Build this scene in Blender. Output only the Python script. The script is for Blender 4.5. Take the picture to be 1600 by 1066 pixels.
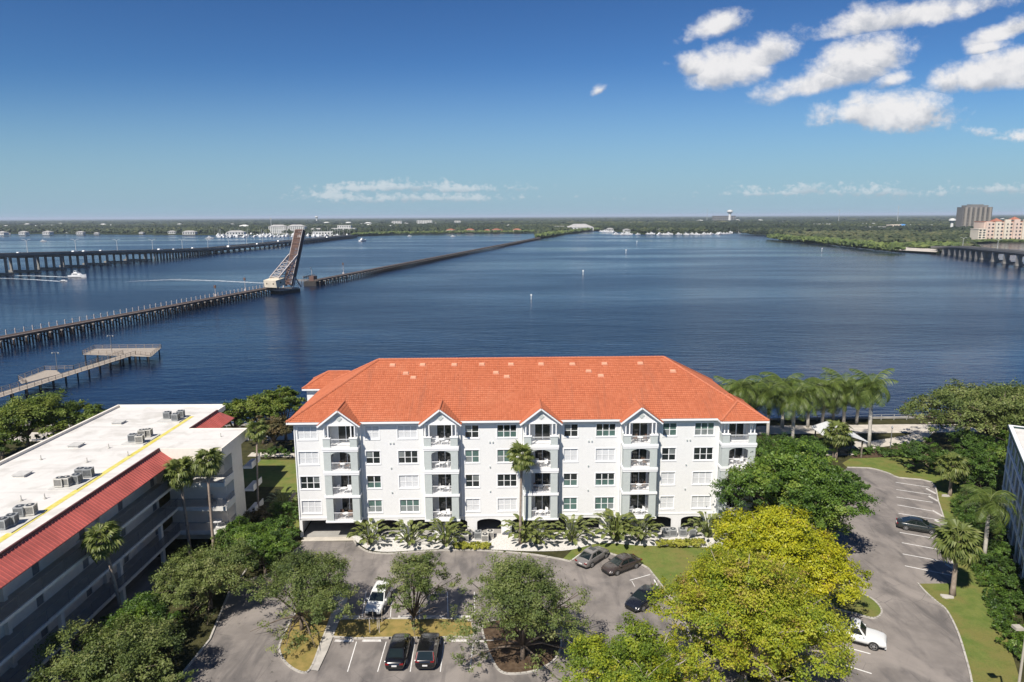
import bpy, bmesh, math, random
import numpy as np
from mathutils import Vector, Matrix, Quaternion

for o in list(bpy.data.objects): bpy.data.objects.remove(o)
scene = bpy.context.scene
COL = scene.collection
R = math.radians

# ------------------------------------------------------------------ camera
CAM_H, PITCH, ROLL, LENS = 39.0, R(10.36), R(0.30), 24.0
FPX = LENS / 36 * 1600
_f = np.array([0, math.cos(PITCH), -math.sin(PITCH)]); _u0 = np.array([0, math.sin(PITCH), math.cos(PITCH)]); _r0 = np.array([1., 0, 0])
_r = math.cos(ROLL) * _r0 - math.sin(ROLL) * _u0
_u = math.sin(ROLL) * _r0 + math.cos(ROLL) * _u0
cd = bpy.data.cameras.new('camera'); cam = bpy.data.objects.new('camera', cd); COL.objects.link(cam)
cd.lens = LENS; cd.sensor_width = 36; cd.clip_start = 0.5; cd.clip_end = 120000
cam.matrix_world = Matrix(((_r[0], _u[0], -_f[0], 0), (_r[1], _u[1], -_f[1], 0), (_r[2], _u[2], -_f[2], CAM_H), (0, 0, 0, 1)))
scene.camera = cam

def ray(px, py): return _f + _r * ((px - 800) / FPX) + _u * ((533 - py) / FPX)
def G(px, py, z=0.0):            # surveyed spot: where the sight line meets the level z
    d = ray(px, py); t = (z - CAM_H) / d[2]
    return Vector((d[0] * t, d[1] * t, z))
def AT(px, Y, z=0.0, py=400):    # spot at distance Y
    d = ray(px, py); t = Y / d[1]
    return Vector((d[0] * t, Y, z))

# ------------------------------------------------------------------ sun and sky
HAZE = 6e-5
SUN_A, SUN_B = 0.40, 0.72        # shadow offset per metre of height, to the right and away
sun_dir = Vector((SUN_A, SUN_B, -1)).normalized()
el = math.asin(-sun_dir.z); az_from = math.atan2(-sun_dir.x, -sun_dir.y)
sd = bpy.data.lights.new('sun', 'SUN'); sd.energy = 5.0; sd.angle = R(0.53); sd.color = (1.0, 0.935, 0.84)
sun = bpy.data.objects.new('sun', sd); COL.objects.link(sun)
sun.rotation_euler = sun_dir.to_track_quat('-Z', 'Y').to_euler()

scene.view_settings.view_transform = 'Standard'; scene.view_settings.look = 'None'
scene.view_settings.gamma = 1; scene.view_settings.use_curve_mapping = False
scene.view_settings.exposure = 0.42
scene.cycles.use_denoising = True
scene.cycles.max_bounces = 6; scene.cycles.diffuse_bounces = 3; scene.cycles.glossy_bounces = 3
scene.cycles.transmission_bounces = 4; scene.cycles.transparent_max_bounces = 6; scene.cycles.volume_bounces = 0
scene.cycles.use_fast_gi = False

class NT:
    def __init__(s, tree): s.t = tree
    def n(s, typ, **k):
        nd = s.t.nodes.new(typ)
        for a, b in k.items(): setattr(nd, a, b)
        return nd
    def link(s, a, b): s.t.links.new(a, b)
    def put(s, sock, v):
        if hasattr(v, 'is_output'): s.t.links.new(v, sock)
        else: sock.default_value = v
    def m(s, op, a, b=None, c=None, clamp=False):
        nd = s.n('ShaderNodeMath', operation=op, use_clamp=clamp)
        s.put(nd.inputs[0], a)
        if b is not None: s.put(nd.inputs[1], b)
        if c is not None: s.put(nd.inputs[2], c)
        return nd.outputs[0]
    def vm(s, op, a, b=None):
        nd = s.n('ShaderNodeVectorMath', operation=op); s.put(nd.inputs[0], a)
        if b is not None: s.put(nd.inputs[1], b)
        return nd.outputs[0]
    def mix(s, f, a, b, mode='MIX'):
        nd = s.n('ShaderNodeMix', data_type='RGBA', blend_type=mode)
        s.put(nd.inputs[0], f); s.put(nd.inputs[6], a); s.put(nd.inputs[7], b)
        return nd.outputs[2]
    def noise(s, vec=None, scale=1., detail=4., rough=.55, dist=0.):
        nd = s.n('ShaderNodeTexNoise'); nd.inputs['Scale'].default_value = scale; nd.inputs['Detail'].default_value = detail
        nd.inputs['Roughness'].default_value = rough; nd.inputs['Distortion'].default_value = dist
        if vec is not None: s.link(vec, nd.inputs['Vector'])
        return nd.outputs['Fac']
    def ramp(s, fac, lo, hi, a=0., b=1., smooth=True):
        nd = s.n('ShaderNodeMapRange'); nd.interpolation_type = 'SMOOTHSTEP' if smooth else 'LINEAR'
        s.put(nd.inputs[0], fac); s.put(nd.inputs[1], lo); s.put(nd.inputs[2], hi); s.put(nd.inputs[3], a); s.put(nd.inputs[4], b)
        return nd.outputs[0]

def c4(c): return (c[0], c[1], c[2], 1.0)

world = bpy.data.worlds.new('World'); scene.world = world; world.use_nodes = True
world.cycles.sampling_method = 'MANUAL'; world.cycles.sample_map_resolution = 256
W = NT(world.node_tree); world.node_tree.nodes.clear()
sky = W.n('ShaderNodeTexSky', sky_type='NISHITA'); sky.sun_disc = False
sky.sun_elevation = el; sky.sun_rotation = az_from
sky.altitude = 0; sky.air_density = 1.0; sky.dust_density = 0.2; sky.ozone_density = 1.6
SKY_STRENGTH = 0.080
# clouds: cumulus at given bearings, a field on a plane of directions (x/y, z/y)
CLOUDS = [(1116,44,52,25,20,1),(1138,112,70,40,8,1),(1195,92,52,26,18,1),(1085,108,30,26,0,1),(1280,132,80,28,14,1),(1370,92,60,44,8,1),
          (1330,112,78,40,12,1),(1388,182,98,37,-2,1),(1425,28,150,27,11,1),(1572,116,100,34,10,1),(1580,48,66,20,22,1),(1540,76,34,14,14,.55),
          (1392,128,34,18,20,.55),(1540,207,34,11,-8,.45),(1592,214,40,16,0,.6),(935,143,10,6,40,.34),(1335,160,40,14,10,.5),
          (590,294,112,9,0,.6),(735,296,90,8,0,.55),(680,311,150,7,0,.38),(510,306,44,9,-3,.5),(1262,298,34,11,0,.8),(1215,303,50,5,0,.5),(1400,302,200,8,0,.30),(1560,298,60,8,2,.55)]
tc = W.n('ShaderNodeTexCoord'); sx = W.n('ShaderNodeSeparateXYZ'); W.link(tc.outputs['Generated'], sx.inputs[0])
yy = W.m('MAXIMUM', W.m('ABSOLUTE', sx.outputs[1]), .05)
cu = W.m('DIVIDE', sx.outputs[0], yy); cvv = W.m('DIVIDE', sx.outputs[2], yy)
cv = W.n('ShaderNodeCombineXYZ'); W.link(cu, cv.inputs[0]); W.link(W.m('MULTIPLY', cvv, 1.3), cv.inputs[1])
nz = W.noise(cv.outputs[0], 10., 9., .60, .2); nz2 = W.noise(cv.outputs[0], 27., 5., .6, .1); nz3 = W.noise(cv.outputs[0], 90., 4., .6)
nzo = W.noise(W.vm('ADD', cv.outputs[0], (-.010, .022, 0)), 10., 6., .58, .2)
best = bq = None
for (x, y, rx, ry, rot, amp) in CLOUDS:
    d = ray(x, y); u0, v0 = d[0] / d[1], d[2] / d[1]
    k = 1 / (FPX * d[1]) * (1.20 if amp == 1 else 1.08); a = R(rot) * .8
    du = W.m('SUBTRACT', cu, u0); dv = W.m('SUBTRACT', cvv, v0)
    p = W.m('MULTIPLY_ADD', du, math.cos(a) / (rx * k), W.m('MULTIPLY', dv, math.sin(a) / (rx * k)))
    q = W.m('MULTIPLY_ADD', du, -math.sin(a) / (ry * k), W.m('MULTIPLY', dv, math.cos(a) / (ry * k)))
    qa = W.m('MAXIMUM', q, W.m('MULTIPLY', q, -1.9))
    f = W.m('MULTIPLY', W.m('SUBTRACT', 1.0, W.m('SQRT', W.m('MULTIPLY_ADD', p, p, W.m('MULTIPLY', qa, qa)))), amp)
    if best is None: best, bq = f, q
    else:
        sel = W.m('GREATER_THAN', f, best); bq = W.m('MULTIPLY_ADD', sel, W.m('SUBTRACT', q, bq), bq); best = W.m('MAXIMUM', best, f)
fld = W.m('MULTIPLY_ADD', W.m('SUBTRACT', nz, .5), 2.2, W.m('MULTIPLY_ADD', W.m('SUBTRACT', nz2, .5), .8, W.m('MULTIPLY_ADD', W.m('SUBTRACT', nz3, .5), W.ramp(cvv, .16, .03, .5, 2.6), W.m('MULTIPLY', best, 1.2))))
cov = W.ramp(fld, -.14, .66)
lit = W.m('MULTIPLY_ADD', W.m('SUBTRACT', nz, nzo), 3.4, W.m('MULTIPLY', bq, .85))
shade = W.ramp(lit, .40, -.62)
ccol = W.mix(shade, (8.4, 8.25, 8.2, 1), (4.3, 4.6, 5.2, 1))
# low cloud fades into the horizon air
low = W.ramp(cvv, .02, .14, .42, 1.0)
gm = W.n('ShaderNodeGamma'); gm.inputs[1].default_value = 1.45
W.link(W.mix(1.0, sky.outputs[0], (.118, .118, .118, 1), 'MULTIPLY'), gm.inputs[0])          # a clear polarised blue, deeper with height
skyc = W.mix(1.0, gm.outputs[0], (3.9, 5.9, 7.9, 1), 'MULTIPLY')
skyc = W.mix(W.ramp(cvv, .22, -.02, 0, .92), skyc, (2.85, 4.35, 5.6, 1))
scol = W.mix(W.m('MULTIPLY', W.m('MULTIPLY', cov, low), .95), skyc, ccol)
bg = W.n('ShaderNodeBackground'); W.link(scol, bg.inputs[0]); bg.inputs[1].default_value = SKY_STRENGTH
wo = W.n('ShaderNodeOutputWorld'); W.link(bg.outputs[0], wo.inputs[0])

# ------------------------------------------------------------------ materials
MATS = {}
def mat(name, col, rough=.6, var=.12, vscale=1.5, spec=.5, metal=0., col2=None, bump=0., bscale=20., coat=0., extra=None):
    if name in MATS: return MATS[name]
    m = bpy.data.materials.new(name); m.use_nodes = True; T = NT(m.node_tree)
    b = m.node_tree.nodes['Principled BSDF']
    tcn = T.n('ShaderNodeTexCoord'); P_ = tcn.outputs['Object']
    geo = T.n('ShaderNodeNewGeometry'); P_ = geo.outputs['Position']
    nz = T.noise(P_, vscale, 5., .6)
    c2 = col2 or tuple(min(1, x * (1 + var)) for x in col)
    c1 = col if col2 else tuple(x * (1 - var) for x in col)
    out = T.mix(T.ramp(nz, .3, .7), c4(c1), c4(c2))
    if extra: out = extra(T, P_, out)
    T.link(out, b.inputs['Base Color']); b.inputs['Roughness'].default_value = rough
    b.inputs['Specular IOR Level'].default_value = spec; b.inputs['Metallic'].default_value = metal
    b.inputs['Coat Weight'].default_value = coat
    if bump:
        bp = T.n('ShaderNodeBump'); bp.inputs['Strength'].default_value = bump; bp.inputs['Distance'].default_value = .05
        T.link(T.noise(P_, bscale, 4.), bp.inputs['Height']); T.link(bp.outputs[0], b.inputs['Normal'])
    MATS[name] = m; return m

def tint_mat(name, stops, rough=.55, trans=0., noise_amt=.0, spec=.4):
    if name in MATS: return MATS[name]
    m = bpy.data.materials.new(name); m.use_nodes = True; T = NT(m.node_tree); b = m.node_tree.nodes['Principled BSDF']
    at = T.n('ShaderNodeAttribute'); at.attribute_name = 'tint'
    fac = at.outputs['Fac']
    if noise_amt:
        geo = T.n('ShaderNodeNewGeometry')
        fac = T.m('ADD', fac, T.m('MULTIPLY', T.m('SUBTRACT', T.noise(geo.outputs['Position'], .35, 4.), .5), noise_amt), clamp=True)
    cr = T.n('ShaderNodeValToRGB'); el_ = cr.color_ramp.elements
    while len(el_) < len(stops): el_.new(.5)
    for e, (p, c) in zip(el_, stops): e.position = p; e.color = c4(c)
    T.link(fac, cr.inputs[0]); colr = cr.outputs[0]
    if noise_amt:                                       # weathering: streaks running down the slope, blackened patches
        mp = T.n('ShaderNodeMapping'); mp.inputs['Scale'].default_value = (1.1, .09, .09); T.link(geo.outputs['Position'], mp.inputs[0])
        colr = T.mix(T.ramp(T.noise(mp.outputs[0], 1., 5., .65), .52, .75, 0, .42), colr, (.26, .10, .062, 1))
        colr = T.mix(T.ramp(T.noise(geo.outputs['Position'], .22, 5., .6), .55, .75, 0, .14), colr, (.56, .26, .15, 1))
    T.link(colr, b.inputs['Base Color'])
    b.inputs['Roughness'].default_value = rough; b.inputs['Specular IOR Level'].default_value = spec
    if trans:
        tr = T.n('ShaderNodeBsdfTranslucent'); T.link(T.mix(1., cr.outputs[0], (1.25, 1.3, .55, 1), 'MULTIPLY'), tr.inputs[0])
        ms = T.n('ShaderNodeMixShader'); ms.inputs[0].default_value = trans
        T.link(b.outputs[0], ms.inputs[1]); T.link(tr.outputs[0], ms.inputs[2])
        T.link(ms.outputs[0], m.node_tree.nodes['Material Output'].inputs[0])
    MATS[name] = m; return m

# ------------------------------------------------------------------ mesh helpers
class MB:
    def __init__(s): s.v = []; s.f = []; s.mi = []; s.cur = 0; s.t = []; s.tint = 0.5
    def face(s, pts):
        n = len(s.v); s.v += [tuple(p) for p in pts]; s.f.append(tuple(range(n, n + len(pts)))); s.mi.append(s.cur); s.t.append(s.tint); return s
    def mesh_(s, vs, fs):
        n = len(s.v); s.v += [tuple(p) for p in vs]
        for f in fs: s.f.append(tuple(i + n for i in f)); s.mi.append(s.cur); s.t.append(s.tint)
        return s
    def box(s, x0, x1, y0, y1, z0, z1):
        return s.mesh_([(x0,y0,z0),(x1,y0,z0),(x1,y1,z0),(x0,y1,z0),(x0,y0,z1),(x1,y0,z1),(x1,y1,z1),(x0,y1,z1)],
                       [(0,3,2,1),(4,5,6,7),(0,1,5,4),(1,2,6,5),(2,3,7,6),(3,0,4,7)])
    def bar(s, a, b, w, h=None, upv=(0, 0, 1)):
        a = Vector(a); b = Vector(b); d = (b - a).normalized(); h = h or w
        u = Vector(upv); sd_ = d.cross(u)
        if sd_.length < 1e-4: sd_ = d.cross(Vector((1, 0, 0)))
        sd_.normalize(); u = sd_.cross(d)
        x, y = sd_ * w / 2, u * h / 2
        return s.mesh_([a-x-y, a+x-y, a+x+y, a-x+y, b-x-y, b+x-y, b+x+y, b-x+y], [(0,1,2,3),(7,6,5,4),(0,4,5,1),(1,5,6,2),(2,6,7,3),(3,7,4,0)])
    def tube(s, pts, rad, n=8, cap=True):
        pts = [Vector(p) for p in pts]
        if not hasattr(rad, '__len__'): rad = [rad] * len(pts)
        base = len(s.v); side = None
        for i, p in enumerate(pts):
            d = (pts[min(i + 1, len(pts) - 1)] - pts[max(i - 1, 0)]).normalized()
            if side is None:
                side = d.cross(Vector((0, 0, 1)))
                if side.length < .05: side = d.cross(Vector((1, 0, 0)))
            side = (side - d * side.dot(d)).normalized(); up = d.cross(side)
            for k in range(n):
                a = 2 * math.pi * k / n; s.v.append(tuple(p + (side * math.cos(a) + up * math.sin(a)) * rad[i]))
        for i in range(len(pts) - 1):
            for k in range(n):
                s.f.append((base+i*n+k, base+i*n+(k+1)%n, base+(i+1)*n+(k+1)%n, base+(i+1)*n+k)); s.mi.append(s.cur); s.t.append(s.tint)
        if cap:
            s.f.append(tuple(base + k for k in range(n))[::-1]); s.mi.append(s.cur); s.t.append(s.tint)
            s.f.append(tuple(base + (len(pts)-1)*n + k for k in range(n))); s.mi.append(s.cur); s.t.append(s.tint)
        return s
    def cyl(s, c, r, z0, z1, n=14, r2=None): return s.tube([(c[0], c[1], z0), (c[0], c[1], z1)], [r, r if r2 is None else r2], n)
    def prism(s, poly, z0, z1):
        n = len(poly); b = [(p[0], p[1], z0) for p in poly]; t = [(p[0], p[1], z1) for p in poly]
        return s.mesh_(b + t, [tuple(range(n))[::-1], tuple(range(n, 2*n))] + [(i, (i+1)%n, n+(i+1)%n, n+i) for i in range(n)])
    def mesh(s, name, mats, smooth=False, tint=False):
        me = bpy.data.meshes.new(name); me.from_pydata(s.v, [], s.f)
        for m in (mats if isinstance(mats, (list, tuple)) else [mats]): me.materials.append(m)
        if max(s.mi, default=0): me.polygons.foreach_set('material_index', s.mi)
        if smooth: me.polygons.foreach_set('use_smooth', [True] * len(s.f))
        if tint: me.attributes.new('tint', 'FLOAT', 'FACE').data.foreach_set('value', s.t)
        me.update(); return me

KIDS = {}
def link(name, data, parent=None, loc=(0, 0, 0), rot=(0, 0, 0), scale=None, label=None, cat=None, group=None, kind=None):
    o = bpy.data.objects.new(name, data); COL.objects.link(o); o.location = loc; o.rotation_euler = rot
    if scale is not None: o.scale = (scale,) * 3 if not hasattr(scale, '__len__') else scale
    if parent is not None: o.parent = parent; KIDS.setdefault(parent.name, []).append(o)
    if label: o['label'] = label
    if cat: o['category'] = cat
    if group: o['group'] = group
    if kind: o['kind'] = kind
    return o
def thing(name, label, cat, loc=(0, 0, 0), rz=0., group=None): return link(name, None, None, loc, (0, 0, rz), None, label, cat, group)
def part(name, mb, m, parent, loc=(0, 0, 0), rot=(0, 0, 0), smooth=False, **k): return link(name, mb.mesh(name, m, smooth) if isinstance(mb, MB) else mb, parent, loc, rot, **k)
def kids(o): return list(KIDS.get(o.name, ()))
def dup(root, loc, rz, label=None, group=None, scale=None, parent=None):
    r = root.copy(); COL.objects.link(r)
    if parent is not None: r.parent = parent; KIDS.setdefault(parent.name, []).append(r)
    else:
        r.location = loc; r.rotation_euler = (0, 0, rz)
        if label: r['label'] = label
        if group: r['group'] = group
        if scale: r.scale = (scale,) * 3
    for ch in kids(root): dup(ch, None, None, parent=r)
    return r

def fast_mesh(name, verts, nper, mats, tint=None, smooth=False):
    """verts (N*nper,3): one polygon per nper vertices."""
    n = len(verts) // nper; me = bpy.data.meshes.new(name)
    me.vertices.add(len(verts)); me.vertices.foreach_set('co', np.asarray(verts, dtype=np.float32).ravel())
    me.loops.add(len(verts)); me.loops.foreach_set('vertex_index', np.arange(len(verts), dtype=np.int32))
    me.polygons.add(n); me.polygons.foreach_set('loop_start', np.arange(0, len(verts), nper, dtype=np.int32))
    try: me.polygons.foreach_set('loop_total', np.full(n, nper, dtype=np.int32))
    except Exception: pass
    for m in (mats if isinstance(mats, (list, tuple)) else [mats]): me.materials.append(m)
    if tint is not None: me.attributes.new('tint', 'FLOAT', 'FACE').data.foreach_set('value', np.asarray(tint, dtype=np.float32))
    me.update(calc_edges=True); me.validate(); return me

# ------------------------------------------------------------------ the setting: water, land, lots
WATER_Z = -1.5
def water_material():
    m = bpy.data.materials.new('river_water'); m.use_nodes = True; T = NT(m.node_tree); b = m.node_tree.nodes['Principled BSDF']
    geo = T.n('ShaderNodeNewGeometry'); P_ = geo.outputs['Position']
    def mapped(sx_, sy_, rot=0.):
        mp = T.n('ShaderNodeMapping'); mp.inputs['Scale'].default_value = (sx_, sy_, 1); mp.inputs['Rotation'].default_value = (0, 0, rot)
        T.link(P_, mp.inputs[0]); return mp.outputs[0]
    patch = T.noise(mapped(.0035, .011, .12), 1., 5., .55, .4)          # wind patches
    patch2 = T.noise(mapped(.0012, .006, -.1), 1., 4., .6, .8)
    w = T.ramp(T.m('ADD', T.m('MULTIPLY', patch, .55), T.m('MULTIPLY', patch2, .45)), .40, .58)
    b.inputs['Base Color'].default_value = (.0035, .0105, .030, 1)
    b.inputs['IOR'].default_value = 1.333
    T.link(T.ramp(w, 0, 1, .08, .22, False), b.inputs['Roughness'])
    n1 = T.noise(mapped(.16, .55, .18), 1., 3., .6, .3); n2 = T.noise(mapped(.9, 1.8, -.3), 1., 3., .6, .2); n3 = T.noise(mapped(.05, .16, .05), 1., 3., .55)
    hgt = T.m('ADD', T.m('ADD', T.m('MULTIPLY', n1, 1.0), T.m('MULTIPLY', n2, .30)), T.m('MULTIPLY', n3, 1.3))
    bp = T.n('ShaderNodeBump'); bp.inputs['Distance'].default_value = 1.0
    T.link(T.ramp(w, 0, 1, .12, .36, False), bp.inputs['Strength']); T.link(hgt, bp.inputs['Height']); T.link(bp.outputs[0], b.inputs['Normal'])
    return m
M_water = water_material()
far = 60000
link('water', MB().face([(-far, 100, WATER_Z), (far, 100, WATER_Z), (far, far, WATER_Z), (-far, far, WATER_Z)]).mesh('water', M_water), kind='structure')

def grass_extra(T, P_, out):
    n = T.noise(P_, .22, 5., .65); out = T.mix(T.ramp(n, .42, .62, 0, .85), out, (.185, .165, .055, 1)); out = T.mix(T.ramp(T.noise(P_, .9, 4., .7), .55, .72, 0, .5), out, (.075, .105, .024, 1))
    n2 = T.noise(P_, 9., 3., .7); return T.mix(T.ramp(n2, .35, .75, 0, .35), out, (.060, .080, .018, 1))
M_lawn = mat('lawn_grass', (.105, .150, .034), .9, col2=(.165, .190, .052), vscale=.8, bump=.5, bscale=14., spec=.1, extra=grass_extra)
M_dry = mat('dry_grass', (.29, .215, .075), .95, col2=(.19, .160, .050), vscale=1.2, bump=.5, bscale=14., spec=.1)
M_mulch = mat('mulch_soil', (.060, .040, .026), .95, col2=(.115, .080, .052), vscale=2.2, bump=.6, bscale=12., spec=.1)
M_under = mat('garden_soil', (.035, .036, .016), .95, col2=(.065, .062, .026), vscale=.9, bump=.6, bscale=8., spec=.1)
def asph_extra(T, P_, out):
    mp = T.n('ShaderNodeMapping'); mp.inputs['Scale'].default_value = (.5, .16, 1); T.link(P_, mp.inputs[0])
    n = T.noise(mp.outputs[0], 1., 5., .6, .6); out = T.mix(T.ramp(n, .46, .66, 0, .75), out, (.105, .097, .094, 1))
    mp2 = T.n('ShaderNodeMapping'); mp2.inputs['Scale'].default_value = (.16, .10, 1); T.link(P_, mp2.inputs[0])
    n3 = T.noise(mp2.outputs[0], 1., 4., .55, 1.2); out = T.mix(T.ramp(n3, .46, .66, 0, .75), out, (.305, .272, .245, 1))
    vo = T.n('ShaderNodeTexVoronoi', feature='DISTANCE_TO_EDGE'); vo.inputs['Scale'].default_value = .28; T.link(P_, vo.inputs['Vector'])
    ck = T.m('MULTIPLY', T.ramp(vo.outputs['Distance'], .0, .012, .5, 0), T.ramp(T.noise(P_, .15, 2.), .45, .6))
    out = T.mix(ck, out, (.05, .05, .05, 1))
    sp_ = T.m('MULTIPLY', T.ramp(T.noise(P_, 1.1, 2., .5), .66, .74), T.ramp(T.noise(P_, .12, 2.), .4, .6)); out = T.mix(T.m('MULTIPLY', sp_, .6), out, (.05, .047, .045, 1))
    mp4 = T.n('ShaderNodeMapping'); mp4.inputs['Scale'].default_value = (.9, .05, 1); mp4.inputs['Rotation'].default_value = (0, 0, .35); T.link(P_, mp4.inputs[0])
    out = T.mix(T.ramp(T.noise(mp4.outputs[0], 1., 3., .6, .5), .58, .70, 0, .45), out, (.12, .11, .106, 1))
    n2 = T.noise(P_, 30., 3., .7); return T.mix(T.ramp(n2, .3, .8, 0, .25), out, (.11, .10, .095, 1))
M_asphalt = mat('worn_asphalt', (.178, .160, .147), .88, col2=(.245, .220, .200), vscale=.45, bump=.25, bscale=40., spec=.25, extra=asph_extra)
M_conc = mat('concrete', (.42, .395, .355), .85, var=.14, vscale=1.2, bump=.15, bscale=18., spec=.25)
M_path = mat('pale_concrete_path', (.50, .46, .40), .85, var=.14, vscale=.6, spec=.2)
M_gravel = mat('white_gravel', (.48, .46, .43), .95, col2=(.68, .665, .64), vscale=7., bump=.8, bscale=16., spec=.1)
M_white = mat('road_paint', (.62, .61, .58), .8, col2=(.78, .77, .75), vscale=5., spec=.2)
M_seawall = mat('seawall_concrete', (.30, .28, .25), .9, var=.2, vscale=.5, spec=.2)
def farland_extra(T, P_, out):
    n = T.noise(P_, .004, 6., .65); return T.mix(T.ramp(n, .4, .65, 0, .7), out, (.050, .060, .026, 1))
M_farland = mat('far_woodland_floor', (.028, .042, .014), .95, col2=(.045, .055, .022), vscale=.02, spec=.05, extra=farland_extra)

SHORE = 127.0
NEAR = [(-420, -60), (420, -60), (420, SHORE + 3), (150, SHORE + 3), (60, SHORE), (-60, SHORE - 2), (-125, SHORE), (-420, SHORE + 10)]
link('ground', MB().prism(NEAR, -6.0, 0.0).mesh('ground', M_under), kind='structure')
sw = MB()
sh = NEAR[2:8]
for a, b in zip(sh[:-1], sh[1:]): sw.bar((a[0], a[1] + .15, -.85), (b[0], b[1] + .15, -.85), .4, 2.3)
link('seawall', sw.mesh('seawall', M_seawall), label='low concrete seawall along the near river bank', cat='seawall')

def pxpoly(l, z=0.): return [G(x, y, 0.) + Vector((0, 0, z)) for x, y in l]
def sheet(name, pts, z, m, kind='structure', parent=None):
    return link(name, MB().face([(p[0], p[1], z) for p in pts]).mesh(name, m), parent, kind=None if parent else kind)
def smooth_path(pts, k=4, closed=False):
    pts = [Vector((p[0], p[1], 0)) for p in pts]; out = []; n = len(pts); rng = range(n if closed else n - 1)
    for i in rng:
        p0 = pts[(i-1) % n] if closed or i > 0 else pts[0]; p1 = pts[i]; p2 = pts[(i+1) % n]; p3 = pts[(i+2) % n] if closed or i + 2 < n else pts[-1]
        for j in range(k):
            t = j / k; out.append(.5 * ((2*p1) + (p2-p0)*t + (2*p0-5*p1+4*p2-p3)*t*t + (3*p1-p0-3*p2+p3)*t**3))
    if not closed: out.append(pts[-1])
    return out
def kerb(path, m=None, w=.17, h=.14, parent=None, closed=False):
    mb = MB(); n = len(path)
    for i in range(n if closed else n - 1):
        a, b = path[i], path[(i+1) % n]; d = (b - a)
        if d.length < .02: continue
        d.normalize(); mb.bar((a.x - d.x*.03, a.y - d.y*.03, h/2 - .05), (b.x + d.x*.03, b.y + d.y*.03, h/2 - .05), w, h + .1)
    return link('kerb', mb.mesh('kerb', m or M_conc), parent, kind=None if parent else 'structure')

# centre lot (drive, bays in front of the orange-roofed building, run under the galleried block)
edge_n = smooth_path(pxpoly([(553, 846), (560, 854), (576, 863), (605, 866), (650, 863), (717, 860), (770, 862), (830, 867), (878, 875), (893, 877), (911, 865), (932, 862), (958, 867), (1006, 885), (1020, 898), (1036, 919), (1062, 955), (1080, 1000)]), 4)
cl = [(-56, 20), (30, 20), (24, 45)] + [(p.x, p.y) for p in reversed(edge_n)] + [tuple(G(x, y)[:2]) for x, y in [(474, 846), (452, 868), (425, 895), (385, 905), (330, 900)]] + [(-41, 74), (-56, 74)]
lot = sheet('parking_lot', cl, .012, M_asphalt)
kerb(edge_n, parent=lot)
# gravel bed at the foot of the building
gb = smooth_path(pxpoly([(553, 843), (562, 851), (578, 860), (606, 863), (650, 860.5), (717, 857.5), (770, 859.5), (830, 862), (880, 861), (905, 857), (940, 849), (1000, 853), (1060, 854), (1120, 856), (1150, 850)]), 3)
sheet('gravel_bed', [(p.x, p.y) for p in gb] + [(32, 80.5), (-20, 79.0)], .05, M_gravel)
# lawn east of the centre lot
lw = [(p.x, p.y) for p in edge_n[edge_n.index(min(edge_n, key=lambda p: (p - G(880, 874)).length)):]]
sheet('lawn', lw + [tuple(G(x, y)[:2]) for x, y in [(1140, 1010), (1180, 900), (1150, 852), (1060, 852), (1000, 851), (942, 846), (900, 854)]], .03, M_lawn)
# lawn between the two buildings
sheet('lawn', [(-33.6, 70), (-27.6, 74), (-27.0, 97), (-27, 106), (-42, 106.5), (-43, 95), (-33.6, 95)], .02, M_lawn)
# riverside promenade and its lawns
sheet('promenade', [(-130, 117), (-60, 116), (60, 118.5), (160, 120), (160, 125.2), (60, 123.5), (-60, 121), (-130, 122.5)], .03, M_path)
sheet('path', smooth_path([(-44, 108), (-30, 107.5), (-20, 110), (-8, 112)], 4) + list(reversed(smooth_path([(-44, 110), (-30, 109.5), (-20, 112), (-8, 114)], 4))), .025, M_path)
# right-hand lot
rl_right = smooth_path(pxpoly([(1324, 731), (1345, 731.5), (1364, 733), (1388, 740), (1405, 747), (1455, 754), (1466, 784), (1478, 823), (1484, 860), (1489, 893), (1486, 912)]), 3)
rl_low = smooth_path(pxpoly([(1434, 912.5), (1447, 927), (1463, 941), (1479, 955), (1496, 988), (1509, 1029), (1518, 1066), (1524, 1110), (1526, 1180)]), 4)
rl = [(p.x, p.y) for p in rl_right] + [(p.x, p.y) for p in rl_low] + [tuple(G(x, y)[:2]) for x, y in [(1250, 1180), (1240, 1000), (1250, 900), (1290, 800), (1305, 745)]]
rlot = sheet('parking_lot', rl, .012, M_asphalt)
kerb(rl_right, parent=rlot); kerb(rl_low, parent=rlot)
vg = [(p.x, p.y) for p in rl_right] + [(p.x, p.y) for p in rl_low]
sheet('lawn', vg + [tuple(G(x, y)[:2]) for x, y in [(1600, 1180), (1596, 1070), (1570, 985), (1552, 930), (1527, 870), (1508, 815), (1497, 775), (1525, 735), (1510, 716), (1440, 711), (1380, 713), (1330, 716), (1316, 724)]], .03, M_lawn)
isl = smooth_path(pxpoly([(1300, 922), (1336, 927), (1358, 934), (1374, 948), (1377, 960), (1365, 967), (1340, 961), (1300, 948)]), 4, True)
sheet('lawn', isl, .09, M_lawn); kerb(isl, parent=rlot, closed=True)
# mulch beds on the river side
sheet('mulch_bed', pxpoly([(1330, 717), (1335, 707), (1400, 700), (1480, 708), (1440, 713), (1380, 715)]), .035, M_mulch)
sheet('path', pxpoly([(1290, 712), (1300, 690), (1360, 690), (1420, 680), (1450, 660), (1470, 664), (1445, 690), (1370, 700), (1330, 712)]), .047, M_path)
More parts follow.
